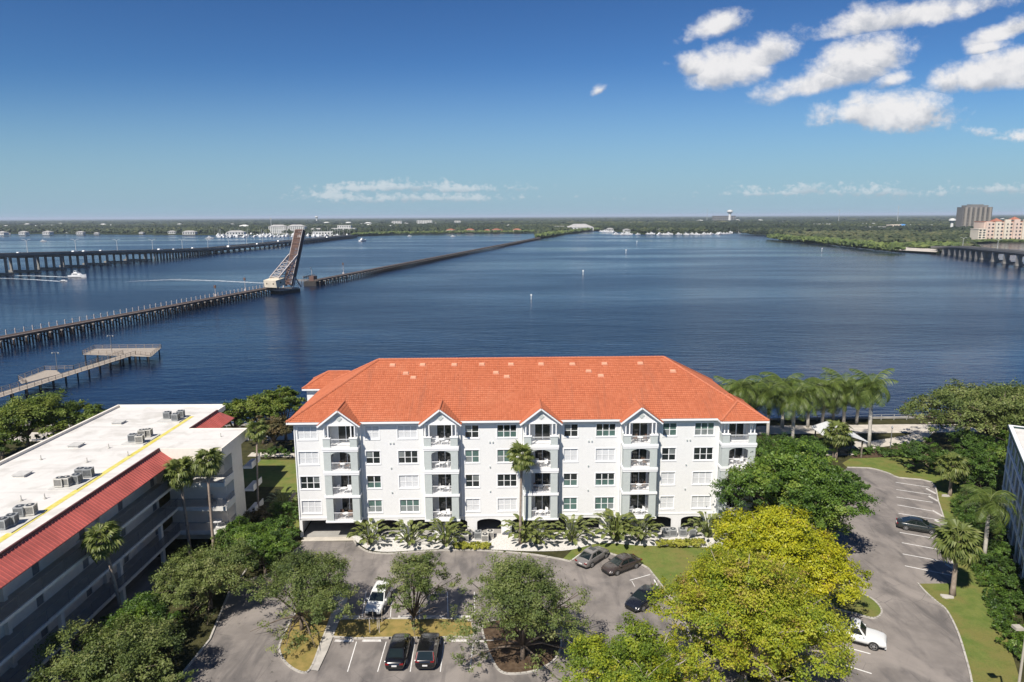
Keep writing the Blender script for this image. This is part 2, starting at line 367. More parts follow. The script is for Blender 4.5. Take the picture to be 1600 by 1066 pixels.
# planted islands of the centre lot
def island(poly, topm, smoothk=4):
    p = smooth_path(pxpoly(poly), smoothk, True) if smoothk else pxpoly(poly)
    sheet('planting_island', p, .09, topm); kerb(p, parent=lot, closed=True)
island([(440, 1002), (437, 1018), (446, 1036), (466, 1050), (484, 1048), (500, 1010), (516, 968), (520, 945), (490, 940), (462, 960)], M_dry)
sheet('pavement', pxpoly([(484, 1048), (497, 1050), (512, 1018), (541, 945), (548, 925), (532, 925), (522, 945), (503, 1005)]), .11, M_conc)
island([(519, 996), (527, 971), (560, 968.5), (650, 968), (728, 969), (738, 980), (740, 994), (700, 997), (600, 998)], M_dry, 2)
island([(757, 976), (800, 968), (850, 975), (876, 1000), (868, 1030), (840, 1048), (805, 1054), (782, 1050), (768, 1030), (757, 1000)], M_mulch)
# planting strip in front of the galleried block
strip = [(-37.2, 40), (-31, 40), (-29.0, 50), (-28.5, 58), (-30, 66), (-30.0, 74), (-37.2, 75)]
sheet('planting_island', strip, .08, M_under); kerb([Vector((x, y, 0)) for x, y in strip], parent=lot, closed=True)

# painted lines and wheel stops
def pline(a, b, w, parent, z=.019):
    a, b = G(*a), G(*b); d = (b - a).normalized(); s_ = Vector((-d.y, d.x, 0)) * w / 2
    link('parking_line', MB().face([(p.x, p.y, z) for p in (a - s_, b - s_, b + s_, a + s_)]).mesh('parking_line', M_white), parent)
Z7 = lambda x, y: (1300 + x / 2.913, 700 + y / 2.913)
for a, b in [((290,157),(445,180)),((293,190),(450,213)),((293,224),(458,248)),((298,260),(470,290)),((302,298),(485,328)),((308,385),(460,411)),((318,432),(510,467)),((322,483),(537,523)),((332,537),(550,582)),((30,899),(175,938)),((60,990),(180,1028))]:
    pline(Z7(*a), Z7(*b), .13, rlot)
for x0, x1 in [(557, 543), (603.5, 590), (648, 641), (694, 688), (739.5, 734)]: pline((x0, 1003), (x1, 1050), .08, lot)
for x0, x1 in [(523, 532), (566, 572), (610, 613), (655, 656), (700, 699), (742, 741)]: pline((x0, 964), (x1, 925), .07, lot)
pline((984, 907), (1016, 898), .09, lot); pline((987, 908), (992, 917), .05, lot); pline((1022, 906), (1030, 921), .14, lot)
M_stop = mat('wheel_stop_concrete', (.55, .53, .50), .85, var=.15, vscale=4.)
stop_me = MB().mesh_([(-.9,-.09,0),(.9,-.09,0),(.9,.09,0),(-.9,.09,0),(-.86,-.05,.13),(.86,-.05,.13),(.86,.05,.13),(-.86,.05,.13)], [(0,3,2,1),(4,5,6,7),(0,1,5,4),(1,2,6,5),(2,3,7,6),(3,0,4,7)]).mesh('wheel_stop', M_stop)
def stop(px, py, rz, lab, grp):
    p = G(px, py); link('wheel_stop', stop_me, None, (p.x, p.y, .012), (0, 0, rz), None, lab, 'wheel stop', grp)
for x in (538, 581, 716, 757): stop(x, 1002, 0, 'white concrete wheel stop on the camera side of the dry grass median', 'wheel stops south of the median')
for x in (549, 636, 680, 724): stop(x, 964.5, 0, 'white concrete wheel stop on the river side of the dry grass median', 'wheel stops north of the median')
stop(901, 871, R(52), 'white concrete wheel stop behind the silver grey sedan', None)
for x, y in [(1454.5, 768), (1458.5, 780), (1465, 803), (1469, 818), (1482.5, 868), (1487, 888)]: stop(x, y, R(98), 'white wheel stop along the lawn edge of the right-hand lot', 'wheel stops of the right-hand lot')

# ------------------------------------------------------------------ far land
fl_px = [(-900, 371), (0, 365), (130, 366), (300, 367), (420, 367.5), (545, 369), (615, 366), (727, 364.5), (834, 363.5), (836, 371.5), (845, 372.5), (870, 368), (912, 361.5), (932, 360.5), (960, 362), (995, 366), (1075, 366.5), (1162, 362.5), (1172, 366), (1216, 368),
         (1217, 375), (1255, 379), (1290, 381.5), (1347, 387.5), (1406, 394), (1462, 396.5), (1490, 394), (1535, 389), (1522, 380), (1560, 379), (1620, 379), (2300, 380)]
FL = [G(x, y, WATER_Z) for x, y in fl_px]
far_poly = [(p.x, p.y) for p in FL] + [(60000, 2500), (60000, 59000), (-60000, 59000), (-60000, FL[0].y)]
flm = MB(); flm.face([(x, y, .2) for x, y in far_poly])
for a, b in zip(FL[:-1], FL[1:]): flm.face([(a.x, a.y, WATER_Z - 1), (b.x, b.y, WATER_Z - 1), (b.x, b.y, .2), (a.x, a.y, .2)])
link('terrain', flm.mesh('terrain', M_farland), kind='structure')
sheet('sand', [tuple(G(x, y, .2)[:2]) for x, y in [(1406, 391.5), (1462, 394.5), (1470, 391), (1440, 387.5), (1400, 386), (1360, 379), (1352, 381)]], .45, M_path)

# ------------------------------------------------------------------ the orange-roofed apartment building
def wall_extra(T, P_, out):
    mp = T.n('ShaderNodeMapping'); mp.inputs['Scale'].default_value = (1.6, 1.6, .1); T.link(P_, mp.inputs[0]); out = T.mix(T.ramp(T.noise(mp.outputs[0], 1., 4., .6), .56, .78, 0, .3), out, (.55, .55, .54, 1))
    n = T.noise(P_, .5, 4., .6); return T.mix(T.ramp(n, .45, .75, 0, .25), out, (.66, .655, .64, 1))
M_wall = mat('white_stucco', (.715, .712, .700), .85, var=.02, vscale=3., bump=.08, bscale=25., spec=.2, extra=wall_extra)
M_trim = mat('white_trim', (.80, .80, .80), .6, var=.02)
M_grey = mat('grey_green_stucco', (.46, .495, .48), .85, var=.04, vscale=3., spec=.2)
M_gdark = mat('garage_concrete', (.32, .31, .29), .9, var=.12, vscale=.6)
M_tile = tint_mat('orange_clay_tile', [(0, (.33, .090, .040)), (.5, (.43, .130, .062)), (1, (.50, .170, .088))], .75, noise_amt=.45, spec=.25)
M_ridge = mat('ridge_tile', (.46, .145, .070), .75, var=.14, vscale=5.)
M_pane_d = mat('dark_window_glass', (.020, .026, .026), .06, var=.2, spec=.6)
M_pane_t = mat('teal_tinted_glass', (.085, .145, .130), .08, var=.25, vscale=.9, spec=.6)
M_pane_w = mat('glass_over_white_blinds', (.60, .61, .62), .18, var=.06, vscale=2., spec=.6)
M_blind = mat('half_blind_glass', (.20, .22, .22), .12, var=.2, vscale=1., spec=.6)
M_rail = mat('white_railing', (.78, .78, .78), .5, var=.02)
M_vent = mat('pale_roof_vent', (.56, .27, .17), .7, var=.1)
M_brown = mat('wicker', (.12, .07, .045), .8, var=.2)

BU = thing('apartment_building', 'long white four-storey apartment building with orange tiled hip roof and gabled balconies', 'building', (-26.35, 78.9, 0), R(1.0))
BL, BD, EAVE = 55.6, 17.9, 14.9       # wall length, depth, eave level
SILL = [3.12, 6.27, 9.42, 12.58]; WH = 1.64
WIN3 = [1.62 + 12.03 * k for k in range(5)]; WIN2 = [9.4 + 12.03 * k for k in range(4)]; TOW = [5.75 + 12.0 * k for k in range(4)]
STY = {  # storey from the top: styles for the columns A..I
    3: 'wwwdxdxtt', 2: 'wddttwwdd', 1: 'dxwddxxww', 0: 'wttwwttww'}
cols = sorted([(c, 3) for c in WIN3] + [(c, 2) for c in WIN2])

def holed_wall(mb, u0, u1, z0, z1, holes, v=0., depth=.16, tf=None):
    """wall in the u-z plane with rectangular holes and reveals."""
    tf = tf or (lambda u, w, z: (u, w, z))
    us = sorted({u0, u1} | {h[0] for h in holes} | {h[1] for h in holes}); zs = sorted({z0, z1} | {h[2] for h in holes} | {h[3] for h in holes})
    for a, b in zip(us[:-1], us[1:]):
        zrun = None
        for c, d in zip(zs[:-1], zs[1:]):
            mu, mz = (a + b) / 2, (c + d) / 2
            if mu < u0 or mu > u1 or mz < z0 or mz > z1: continue
            inh = any(h[0] < mu < h[1] and h[2] < mz < h[3] for h in holes)
            if not inh: mb.face([tf(a, v, c), tf(b, v, c), tf(b, v, d), tf(a, v, d)])
    for (a, b, c, d) in holes:
        w = v + depth
        mb.face([tf(a, v, c), tf(a, v, d), tf(a, w, d), tf(a, w, c)]); mb.face([tf(b, v, d), tf(b, v, c), tf(b, w, c), tf(b, w, d)])
        mb.face([tf(a, v, d), tf(b, v, d), tf(b, w, d), tf(a, w, d)]); mb.face([tf(b, v, c), tf(a, v, c), tf(a, w, c), tf(b, w, c)])

ARCH = [(9.6, 12.4), (13.6, 16.3), (18.0, 20.7), (21.9, 24.9), (26.2, 29.0), (30.3, 33.0), (34.3, 37.1), (38.4, 41.1), (43.2, 46.1), (47.3, 50.1), (51.2, 53.8)]
def wsize(n): return 2.36 if n == 3 else 1.70
front_holes = []
for c, n in cols:
    for s in SILL: front_holes.append((c - wsize(n)/2, c + wsize(n)/2, s, s + WH))
for t in TOW: front_holes.append((t - 1.45, t + 1.45, 2.62, EAVE))
front_holes.append((BL - 3.55, BL - .45, 2.62, EAVE))
holesA = [(a, b, .02, 2.12) for a, b in ARCH] + [(.35, 8.3, .02, 2.2)]
mb = MB(); holed_wall(mb, 0, BL, -.2, EAVE, front_holes + holesA, 0., .22)
for a, b in ARCH:                                  # arched heads
    for k in range(8):
        t0, t1 = math.pi * k / 8, math.pi * (k + 1) / 8; cx, rx, rz, zs_ = (a + b)/2, (b - a)/2, .42, 1.70
        p0 = (cx - rx*math.cos(t0), zs_ + rz*math.sin(t0)); p1 = (cx - rx*math.cos(t1), zs_ + rz*math.sin(t1))
        mb.face([(p0[0], -.003, p0[1]), (p1[0], -.003, p1[1]), (p1[0], -.003, 2.125), (p0[0], -.003, 2.125)])
        mb.face([(p1[0], -.003, p1[1]), (p0[0], -.003, p0[1]), (p0[0], .22, p0[1]), (p1[0], .22, p1[1])])
part('wall', mb, M_wall, BU)
mb = MB(); side_h = [(v - .85, v + .85, s, s + WH) for v in (4.2, 9.0, 13.6) for s in SILL]
holed_wall(mb, 0, BD, -.2, EAVE, side_h, 0., .2, lambda u, w, z: (w, BD - u, z)); part('wall', mb, M_wall, BU)
mb = MB(); holed_wall(mb, 0, BD, -.2, EAVE, side_h, 0., .2, lambda u, w, z: (BL - w, u, z)); part('wall', mb, M_wall, BU)
mb = MB(); mb.face([(0, BD, 0), (0, BD, EAVE), (BL, BD, EAVE), (BL, BD, 0)]); part('wall', mb, M_wall, BU)
# string courses, fascia and the base band
segs = [(0, TOW[0]-2.05)] + [(TOW[i] + 2.05, TOW[i+1] - 2.05) for i in range(3)] + [(TOW[3] + 2.05, BL - 3.9)]
for a, b in segs: part('string_course', MB().box(a, b, -.05, -.002, 2.42, 2.62), M_trim, BU)
# garage under the flats
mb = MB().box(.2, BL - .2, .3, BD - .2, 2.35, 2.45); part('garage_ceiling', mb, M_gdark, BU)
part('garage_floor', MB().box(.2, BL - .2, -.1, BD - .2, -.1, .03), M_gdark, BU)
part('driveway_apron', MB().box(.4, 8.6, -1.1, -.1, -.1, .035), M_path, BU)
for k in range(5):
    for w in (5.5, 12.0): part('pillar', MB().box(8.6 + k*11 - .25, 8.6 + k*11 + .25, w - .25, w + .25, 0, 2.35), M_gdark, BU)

_pane = {}
def pane_mesh(w, h, m):
    k = (round(w, 3), round(h, 3), m.name)
    if k not in _pane: _pane[k] = MB().box(-w/2, w/2, 0, .012, 0, h).mesh('pane', m)
    return _pane[k]
_frame = {}
def frame_mesh(n, w, h):
    k = (n, w, h)
    if k not in _frame:
        mb = MB(); t = .075
        mb.box(-w/2, w/2, .07, .15, 0, t).box(-w/2, w/2, .07, .15, h - t, h)
        for i in range(n + 1):
            x = -w/2 + w*i/n; tt = t if 0 < i < n else .06
            x0 = x - tt*.6 if 0 < i < n else (x if i == 0 else x - tt); x1 = x + tt*.6 if 0 < i < n else (x + tt if i == 0 else x)
            mb.box(x0, x1, .068, .148, t, h - t)
        mb.box(-w/2 + .06, w/2 - .06, .08, .14, h*.48 - .025, h*.48 + .025)
        o = .09                                       # raised stucco surround
        mb.box(-w/2 - o, w/2 + o, -.035, -.001, h, h + o).box(-w/2 - o, w/2 + o, -.06, -.001, -o, 0).box(-w/2 - o, -w/2, -.035, -.001, 0, h).box(w/2, w/2 + o, -.035, -.001, 0, h)
        _frame[k] = mb.mesh('window', M_trim)
    return _frame[k]
PM = {'w': (M_pane_w, M_pane_w), 'd': (M_pane_d, M_pane_d), 't': (M_pane_t, M_pane_t), 'x': (M_pane_d, M_pane_t), 'b': (M_pane_w, M_pane_d)}
rnd = random.Random(4)
def window(parent, n, w, h, sty, loc, rz=0.):
    o = link('window', frame_mesh(n, w, h), parent, loc, (0, 0, rz)); pw = (w - .12)/n - .05
    for i in range(n):
        x = -w/2 + w*(i + .5)/n
        up, lo = PM[sty]
        if sty == 't' and rnd.random() < .4: lo = M_blind
        if sty == 'd' and rnd.random() < .3: up = M_blind
        link('pane', pane_mesh(pw, h*.44, up), o, (x, .105, h*.5)); link('pane', pane_mesh(pw, h*.40, lo), o, (x, .105, .075))
for si, s in enumerate(SILL):
    for ci, (c, n) in enumerate(cols):
        window(BU, n, wsize(n), WH, STY[si][ci], (c, 0, s))
    for v in (4.2, 9.0, 13.6):
        window(BU, 2, 1.7, WH, rnd.choice('wdt'), (BL, v, s), R(90)); window(BU, 2, 1.7, WH, rnd.choice('wd'), (0, BD - v, s), R(-90))
# wall lamps / vents
lampm = MB().box(-.07, .07, -.12, 0, 0, .16).mesh('wall_vent', M_grey)
for k in range(4):
    for s in SILL[1:]:
        for dx in ((0, .38) if s == SILL[3] else (0,)): link('wall_vent', lampm, BU, (WIN2[k] + 2.15 + dx, -.002, s - .6))
# rain pipes
for u in (.12, 8.05, 15.55, 20.1, 27.5, 32.1, 39.5, 44.1, 51.55):
    part('rain_pipe', MB().tube([(u, -.07, 2.4), (u, -.07, 14.5), (u, -.35, 14.8)], .05, 6), M_trim, BU)

# balconies
def rail_mesh(w, h=1.05):
    mb = MB().box(-w/2, w/2, -.03, .03, h - .06, h).box(-w/2, w/2, -.02, .02, .10, .15)
    k = int(w / .14)
    for i in range(k + 1):
        x = -w/2 + w*i/k; mb.box(x - .012, x + .012, -.012, .012, .15, h - .06)
    return mb.mesh('railing', M_rail)
RAIL = rail_mesh(2.3)
ZF = [2.62, 5.9, 9.0, 11.95]          # balcony floors
ZT = [5.72, 8.82, 11.5, 14.9]
door_frame = MB()
for x in (-.95, 0, .95): door_frame.box(x - .045, x + .045, -.05, 0, 0, 2.1)
door_frame.box(-1, 1, -.05, 0, 2.1, 2.2)
door_frame = door_frame.mesh('sliding_door', M_trim)
chair_me = MB().box(-.25, .25, -.25, .25, .38, .44).box(-.25, .25, .2, .26, .44, .9).box(-.25, -.2, -.25, -.2, 0, .38).box(.2, .25, -.25, -.2, 0, .38).box(-.25, -.2, .2, .25, 0, .38).box(.2, .25, .2, .25, 0, .38).mesh('patio_chair', M_rail)
chair_d = chair_me.copy(); chair_d.materials.clear(); chair_d.materials.append(M_brown)
table_me = MB().cyl((0, 0), .36, .62, .66, 14).cyl((0, 0), .04, 0, .62, 6).cyl((0, 0), .2, 0, .03, 10).mesh('patio_table', M_rail)
ORD = ['leftmost', 'second', 'third', 'fourth', 'rightmost']; STO = ['lowest', 'second', 'third', 'top']
def gable_roof(parent, tu, v0, z0, rise, half, back, ov=.35):
    """small gable: v0 front plane; runs back into the hip roof."""
    g = thing_part = link('gable_roof', None, parent)
    for s in (-1, 1):
        e = Vector((s, 0, -rise/half)).normalized()
        a = Vector((tu, v0 - ov, z0 + rise)); 
        tile_plane(g, a + e * math.hypot(half + .25, rise*(half + .25)/half), Vector((0, -s, 0)) if s > 0 else Vector((0, 1, 0)), -e, None, corner_poly=[
            (tu, v0 - ov, z0 + rise), (tu + s*(half + .25), v0 - ov, z0 - .25*rise/half), (tu + s*(half + .25), v0 + back*.12 + .6, z0 - .25*rise/half), (tu, v0 + back, z0 + rise)])
    cap = MB().tube([(tu, v0 - ov - .05, z0 + rise + .04), (tu, v0 + back, z0 + rise + .04)], .11, 6); part('ridge_tile', cap, M_ridge, g)
    bb = MB()
    for s in (-1, 1):
        bb.bar((tu, v0 - ov + .02, z0 + rise - .10), (tu + s*(half + .28), v0 - ov + .02, z0 - .28*rise/half - .10), .06, .2)
        bb.face([(tu, v0 - ov + .03, z0 + rise - .05), (tu + s*(half + .25), v0 - ov + .03, z0 - .3), (tu + s*(half + .25), v0 + .5, z0 - .3), (tu, v0 + .5, z0 + rise - .05)])
    part('barge_board', bb, M_trim, g)
    return g

def tile_plane(parent, origin, e, s, size, corner_poly, per=.26, course=.34, amp=.032):
    """clay tiles laid in courses over a planar polygon; e along the eave, s up the slope."""
    e = Vector(e).normalized(); s = Vector(s).normalized(); nrm = e.cross(s).normalized()
    if nrm.z < 0: nrm = -nrm
    o = Vector(origin); q = [((Vector(p) - o).dot(e), (Vector(p) - o).dot(s)) for p in corner_poly]
    qx = np.array([p[0] for p in q]); qy = np.array([p[1] for p in q])
    x0, x1, y0, y1 = qx.min(), qx.max(), qy.min(), qy.max()
    nx = int(math.ceil((x1 - x0) / per)); ny = int(math.ceil((y1 - y0) / course))
    sub = np.array([0, .25, .5, .75, 1.0]); hs = np.array([0, .7, 1., .7, 0]) * amp
    I, J = np.meshgrid(np.arange(nx), np.arange(ny), indexing='ij'); I = I.ravel(); J = J.ravel()
    cxs = x0 + (I + .5)*per; cys = y0 + (J + .5)*course
    inside = np.zeros(len(I), bool); n = len(q)
    for a in range(n):
        xa, ya, xb, yb = qx[a], qy[a], qx[(a+1) % n], qy[(a+1) % n]
        cond = (ya > cys) != (yb > cys)
        with np.errstate(divide='ignore', invalid='ignore'): xi = (xb - xa)*(cys - ya)/(yb - ya + 1e-12) + xa
        inside ^= cond & (cxs < xi)
    I = I[inside]; J = J[inside]; rs = np.random.RandomState(len(I) % 9973)
    quads = []; tn = np.clip(.5 + rs.randn(len(I))*.11, 0, 1); tl = []
    E_, S_, N_ = np.array(e), np.array(s), np.array(nrm); O_ = np.array(o)
    lift = rs.rand(len(I))*.012
    for k in range(4):
        xa = (x0 + (I + sub[k])*per)[:, None]; xb = (x0 + (I + sub[k+1])*per)[:, None]
        ya = (y0 + J*course)[:, None]; yb = (y0 + (J + 1.06)*course)[:, None]
        ha = (hs[k] + .075 + lift)[:, None]; hb = (hs[k+1] + .075 + lift)[:, None]
        P = lambda x, y, h: O_ + x*E_ + y*S_ + h*N_
        quads.append(np.stack([P(xa, ya, ha), P(xb, ya, hb), P(xb, yb, hb - .05), P(xa, yb, ha - .05)], 1)); tl.append(tn)
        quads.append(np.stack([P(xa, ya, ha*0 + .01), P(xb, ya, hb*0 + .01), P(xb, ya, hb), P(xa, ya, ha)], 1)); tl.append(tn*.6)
    V = np.concatenate(quads).reshape(-1, 3)
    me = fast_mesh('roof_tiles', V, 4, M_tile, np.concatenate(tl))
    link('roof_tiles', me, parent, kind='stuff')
    dk = MB().face([o + e*a + s*b + nrm*.008 for a, b in q]); part('roof_deck', dk, M_ridge, parent)

def balcony(tu, ti, corner=False):
    v0 = -1.2
    for li in range(4):
        f, t = ZF[li], ZT[li]
        b = link('balcony', None, BU, (tu, v0, f))
        H_ = t - f
        slab = MB().box(-2.15, 2.15, -.10, 2.2, -.28 if li else -.18, .0)
        if li in (2, 3): slab.box(-2.12, 2.12, -.06, .3, -.50, -.281)
        part('floor_slab', slab, M_trim, b)
        ph = H_ if li < 3 else 1.18
        for s in (-1, 1):
            x0, x1 = (s*2.02, s*1.16); x0, x1 = min(x0, x1), max(x0, x1)
            pr = MB(); pr.box(x0, x1, 0, .22, .002, ph - (.0 if li < 3 else .1))
            if li < 3:
                xo = s*2.02; pr.box(min(xo, xo - s*.2), max(xo, xo - s*.2), .221, 1.2, .002, ph)
            else:
                xo = s*2.02; pr.box(min(xo, xo - s*.2), max(xo, xo - s*.2), .221, 1.2, .002, ph - .1)
            part('pier', pr, M_grey, b)
            if li == 3: part('pier_cap', MB().box(x0 - .07, x1 + .07, -.06, .3, 1.08, 1.2), M_trim, b)
        if li == 3:
            for s in (-1, 1):
                for (x, y) in ((s*1.82, .12), (s*1.36, .12), (s*1.9, .95)):
                    part('column', MB().cyl((x, y), .085, 1.2, H_ - .28, 8), M_trim, b)
            part('lintel', MB().box(-2.05, 2.05, .02, .24, H_ - .28, H_ + .0), M_trim, b)
        if li == 2:                                     # segmental arch over the opening
            ar = MB()
            for k in range(8):
                a0, a1 = math.pi*k/8, math.pi*(k+1)/8; p0 = (-1.16*math.cos(a0), H_ - .55 + .42*math.sin(a0)); p1 = (-1.16*math.cos(a1), H_ - .55 + .42*math.sin(a1))
                ar.face([(p0[0], .02, p0[1]), (p1[0], .02, p1[1]), (p1[0], .02, H_), (p0[0], .02, H_)]); ar.face([(p1[0], .02, p1[1]), (p0[0], .02, p0[1]), (p0[0], .22, p0[1]), (p1[0], .22, p1[1])])
            part('arch', ar, M_grey, b)
        link('railing', RAIL, b, (0, .08, 0))
        back = MB().box(-1.45, 1.45, 2.2, 2.3, 0, H_ + .3)
        back.box(-1.56, -1.45, 1.2, 2.3, 0, H_ + .3).box(1.45, 1.56, 1.2, 2.3, 0, H_ + .3)
        part('back_wall', back, M_wall, b)
        link('sliding_door', door_frame, b, (.3, 2.2, .02))
        for x in (-.475, .475): link('pane', pane_mesh(.84, 2.0, M_pane_d), b, (.3 + x, 2.165, .06))
        part('ceiling', MB().box(-2.0, 2.0, .24, 2.2, H_ - .02, H_ + .1), M_trim, b)
        wp = BU.matrix_basis @ Vector((tu, v0, f))
        r_ = random.Random(ti*7 + li); m_ = chair_me if r_.random() < .6 else chair_d
        if li != 3 or ti % 2:
            tl = f"{ORD[ti]} balcony stack, {STO[li]} storey"
            for dx in (-.55, .6):
                link('patio_chair', m_, None, wp + Vector((dx, .85 + r_.random()*.3, .01)), (0, 0, r_.uniform(-2, 2)), None, f"{'white' if m_ is chair_me else 'brown'} patio chair on the {tl}", 'chair', 'chairs on the balconies')
            link('patio_table', table_me, None, wp + Vector((.05, .8, .01)), (0, 0, 0), None, f"small round white table on the {tl}", 'table', 'tables on the balconies')
    if not corner:
        g = gable_roof(BU, tu, v0, 14.92, 1.75, 2.25, 5.0)
        gw = MB().face([(tu - 2.02, v0 + .1, 14.85), (tu + 2.02, v0 + .1, 14.85), (tu, v0 + .1, 16.55)]); part('gable_wall', gw, M_wall, g)
        orn = MB().mesh_([(tu, v0 + .04, 15.15), (tu + .38, v0 + .04, 15.53), (tu, v0 + .04, 15.91), (tu - .38, v0 + .04, 15.53), (tu, v0 + .1, 15.15), (tu + .38, v0 + .1, 15.53), (tu, v0 + .1, 15.91), (tu - .38, v0 + .1, 15.53)], [(0,1,2,3),(0,4,5,1),(1,5,6,2),(2,6,7,3),(3,7,4,0)])
        part('diamond_vent', orn, M_grey, g)
for ti, t in enumerate(TOW): balcony(t, ti)
balcony(BL - 1.95, 4, True)

# main hip roof
roof = link('roof', None, BU)
ov = .62; RW = (BD + 2*ov)/2; RISE = 5.55
x0, x1, y0, y1 = -ov, BL + ov, -ov, BD + ov; ze = EAVE; zr = EAVE + RISE; ra, rb, ym = x0 + RW, x1 - RW, (y0 + y1)/2
sl = math.hypot(RW, RISE)
tile_plane(roof, (x0, y0, ze), (1, 0, 0), (0, RW, RISE), None, [(x0, y0, ze), (x1, y0, ze), (rb, ym, zr), (ra, ym, zr)])
tile_plane(roof, (x1, y1, ze), (-1, 0, 0), (0, -RW, RISE), None, [(x1, y1, ze), (x0, y1, ze), (ra, ym, zr), (rb, ym, zr)])
tile_plane(roof, (x0, y1, ze), (0, -1, 0), (RW, 0, RISE), None, [(x0, y1, ze), (x0, y0, ze), (ra, ym, zr)])
tile_plane(roof, (x1, y0, ze), (0, 1, 0), (-RW, 0, RISE), None, [(x1, y0, ze), (x1, y1, ze), (rb, ym, zr)])
caps = MB()
for a, b in [((ra, ym, zr), (rb, ym, zr)), ((x0, y0, ze), (ra, ym, zr)), ((x0, y1, ze), (ra, ym, zr)), ((x1, y0, ze), (rb, ym, zr)), ((x1, y1, ze), (rb, ym, zr))]:
    a, b = Vector(a), Vector(b); n = int((b - a).length/.42)
    for i in range(n): caps.tube([a.lerp(b, i/n) + Vector((0, 0, .10)), a.lerp(b, (i + 1.08)/n) + Vector((0, 0, .08))], [.17, .14], 6)
part('ridge_tiles', caps, M_ridge, roof, kind='stuff')
fas = MB()
fas.box(x0, x1, y0 - .03, y0 + .06, ze - .22, ze + .02).box(x0, x1, y1 - .06, y1 + .03, ze - .22, ze + .02).box(x0 - .03, x0 + .06, y0, y1, ze - .218, ze + .018).box(x1 - .06, x1 + .03, y0, y1, ze - .218, ze + .018)
fas.box(x0 + .05, x1 - .05, y0 + .05, .1, ze - .12, ze - .06).box(x0 + .05, x1 - .05, y1 - .6, y1 - .05, ze - .12, ze - .06).box(x0 + .05, .1, y0 + .1, y1 - .1, ze - .122, ze - .062).box(BL - .1, x1 - .05, y0 + .1, y1 - .1, ze - .122, ze - .062)
part('eave', fas, M_trim, roof)
# corner bay roof at the right end and the stair wing at the back left
def hip_box(parent, x0, x1, y0, y1, ze, pitch=.58, front_only=False):
    w, d = x1 - x0, y1 - y0; h = min(w, d)/2; rs_ = h*pitch
    if w >= d: A, B = (x0 + h, (y0+y1)/2, ze + rs_), (x1 - h, (y0+y1)/2, ze + rs_)
    else: A, B = ((x0+x1)/2, y0 + h, ze + rs_), ((x0+x1)/2, y1 - h, ze + rs_)
    if w >= d:
        fr = [(x0, y0, ze), (x1, y0, ze), B, A]; bk = [(x1, y1, ze), (x0, y1, ze), A, B]; lf = [(x0, y1, ze), (x0, y0, ze), A]; rt = [(x1, y0, ze), (x1, y1, ze), B]
    else:
        fr = [(x0, y0, ze), (x1, y0, ze), A]; bk = [(x1, y1, ze), (x0, y1, ze), B]; lf = [(x0, y1, ze), (x0, y0, ze), A, B]; rt = [(x1, y0, ze), (x1, y1, ze), B, A]
    tile_plane(parent, fr[0], (1, 0, 0), (0, h, rs_), None, fr); tile_plane(parent, bk[0], (-1, 0, 0), (0, -h, rs_), None, bk)
    tile_plane(parent, lf[0], (0, -1, 0), (h, 0, rs_), None, lf); tile_plane(parent, rt[0], (0, 1, 0), (-h, 0, rs_), None, rt)
    cp = MB()
    for a, b in [(fr[0], A), (fr[1], B if w >= d else A), (bk[0], B), (bk[1], A if w >= d else B), (A, B)]:
        if (Vector(a) - Vector(b)).length > .05: cp.tube([Vector(a) + Vector((0, 0, .09)), Vector(b) + Vector((0, 0, .09))], .14, 6)
    part('ridge_tile', cp, M_ridge, parent)
    f_ = MB().box(x0, x1, y0 - .03, y0 + .06, ze - .2, ze + .015).box(x0, x1, y1 - .06, y1 + .03, ze - .2, ze + .015).box(x0 - .03, x0 + .06, y0, y1, ze - .199, ze + .014).box(x1 - .06, x1 + .03, y0, y1, ze - .199, ze + .014).box(x0 + .06, x1 - .06, y0 + .06, y1 - .06, ze - .1, ze - .05)
    part('eave', f_, M_trim, parent)
cr = link('corner_roof', None, BU); hip_box(cr, BL - 4.5, BL + 1.25, -1.85, 7.0, EAVE - .03)
wr = link('wing_roof', None, BU); hip_box(wr, -3.2, 6.0, 15.2, 21.4, EAVE + .1)
part('wing_wall', MB().box(-2.7, 5.5, 15.7, 20.9, 0, EAVE - .11), M_wall, BU)
ventm = MB().mesh_([(-.4,-.28,0),(.4,-.28,0),(.4,.28,0),(-.4,.28,0),(-.3,-.18,.15),(.3,-.18,.15),(.3,.2,.15),(-.3,.2,.15)], [(4,5,6,7),(0,1,5,4),(1,2,6,5),(2,3,7,6),(3,0,4,7)]).mesh('roof_vent', M_vent)
Bi = BU.matrix_basis.inverted(); pit = math.atan2(RISE, RW)
for px, py in [(613.6,571.6),(660.6,571),(710,571),(753,570.3),(798.5,570.3),(634.3,584.3),(775,583.3),(646,591),(792,589.5),(845.5,570),(894.4,570),(944.5,569.4),(1000.5,568.8),(919.8,581),(1051.6,581),(939,588)]:
    d = Bi.to_3x3() @ Vector(ray(px, py)); o = Bi @ Vector((0, 0, CAM_H))
    k = RISE/RW; t = (k*(o.y - y0) + ze - o.z)/(d.z - k*d.y); p = o + d*t
    link('roof_vent', ventm, roof, p + Vector((0, -.03, .06)), (pit, 0, 0))

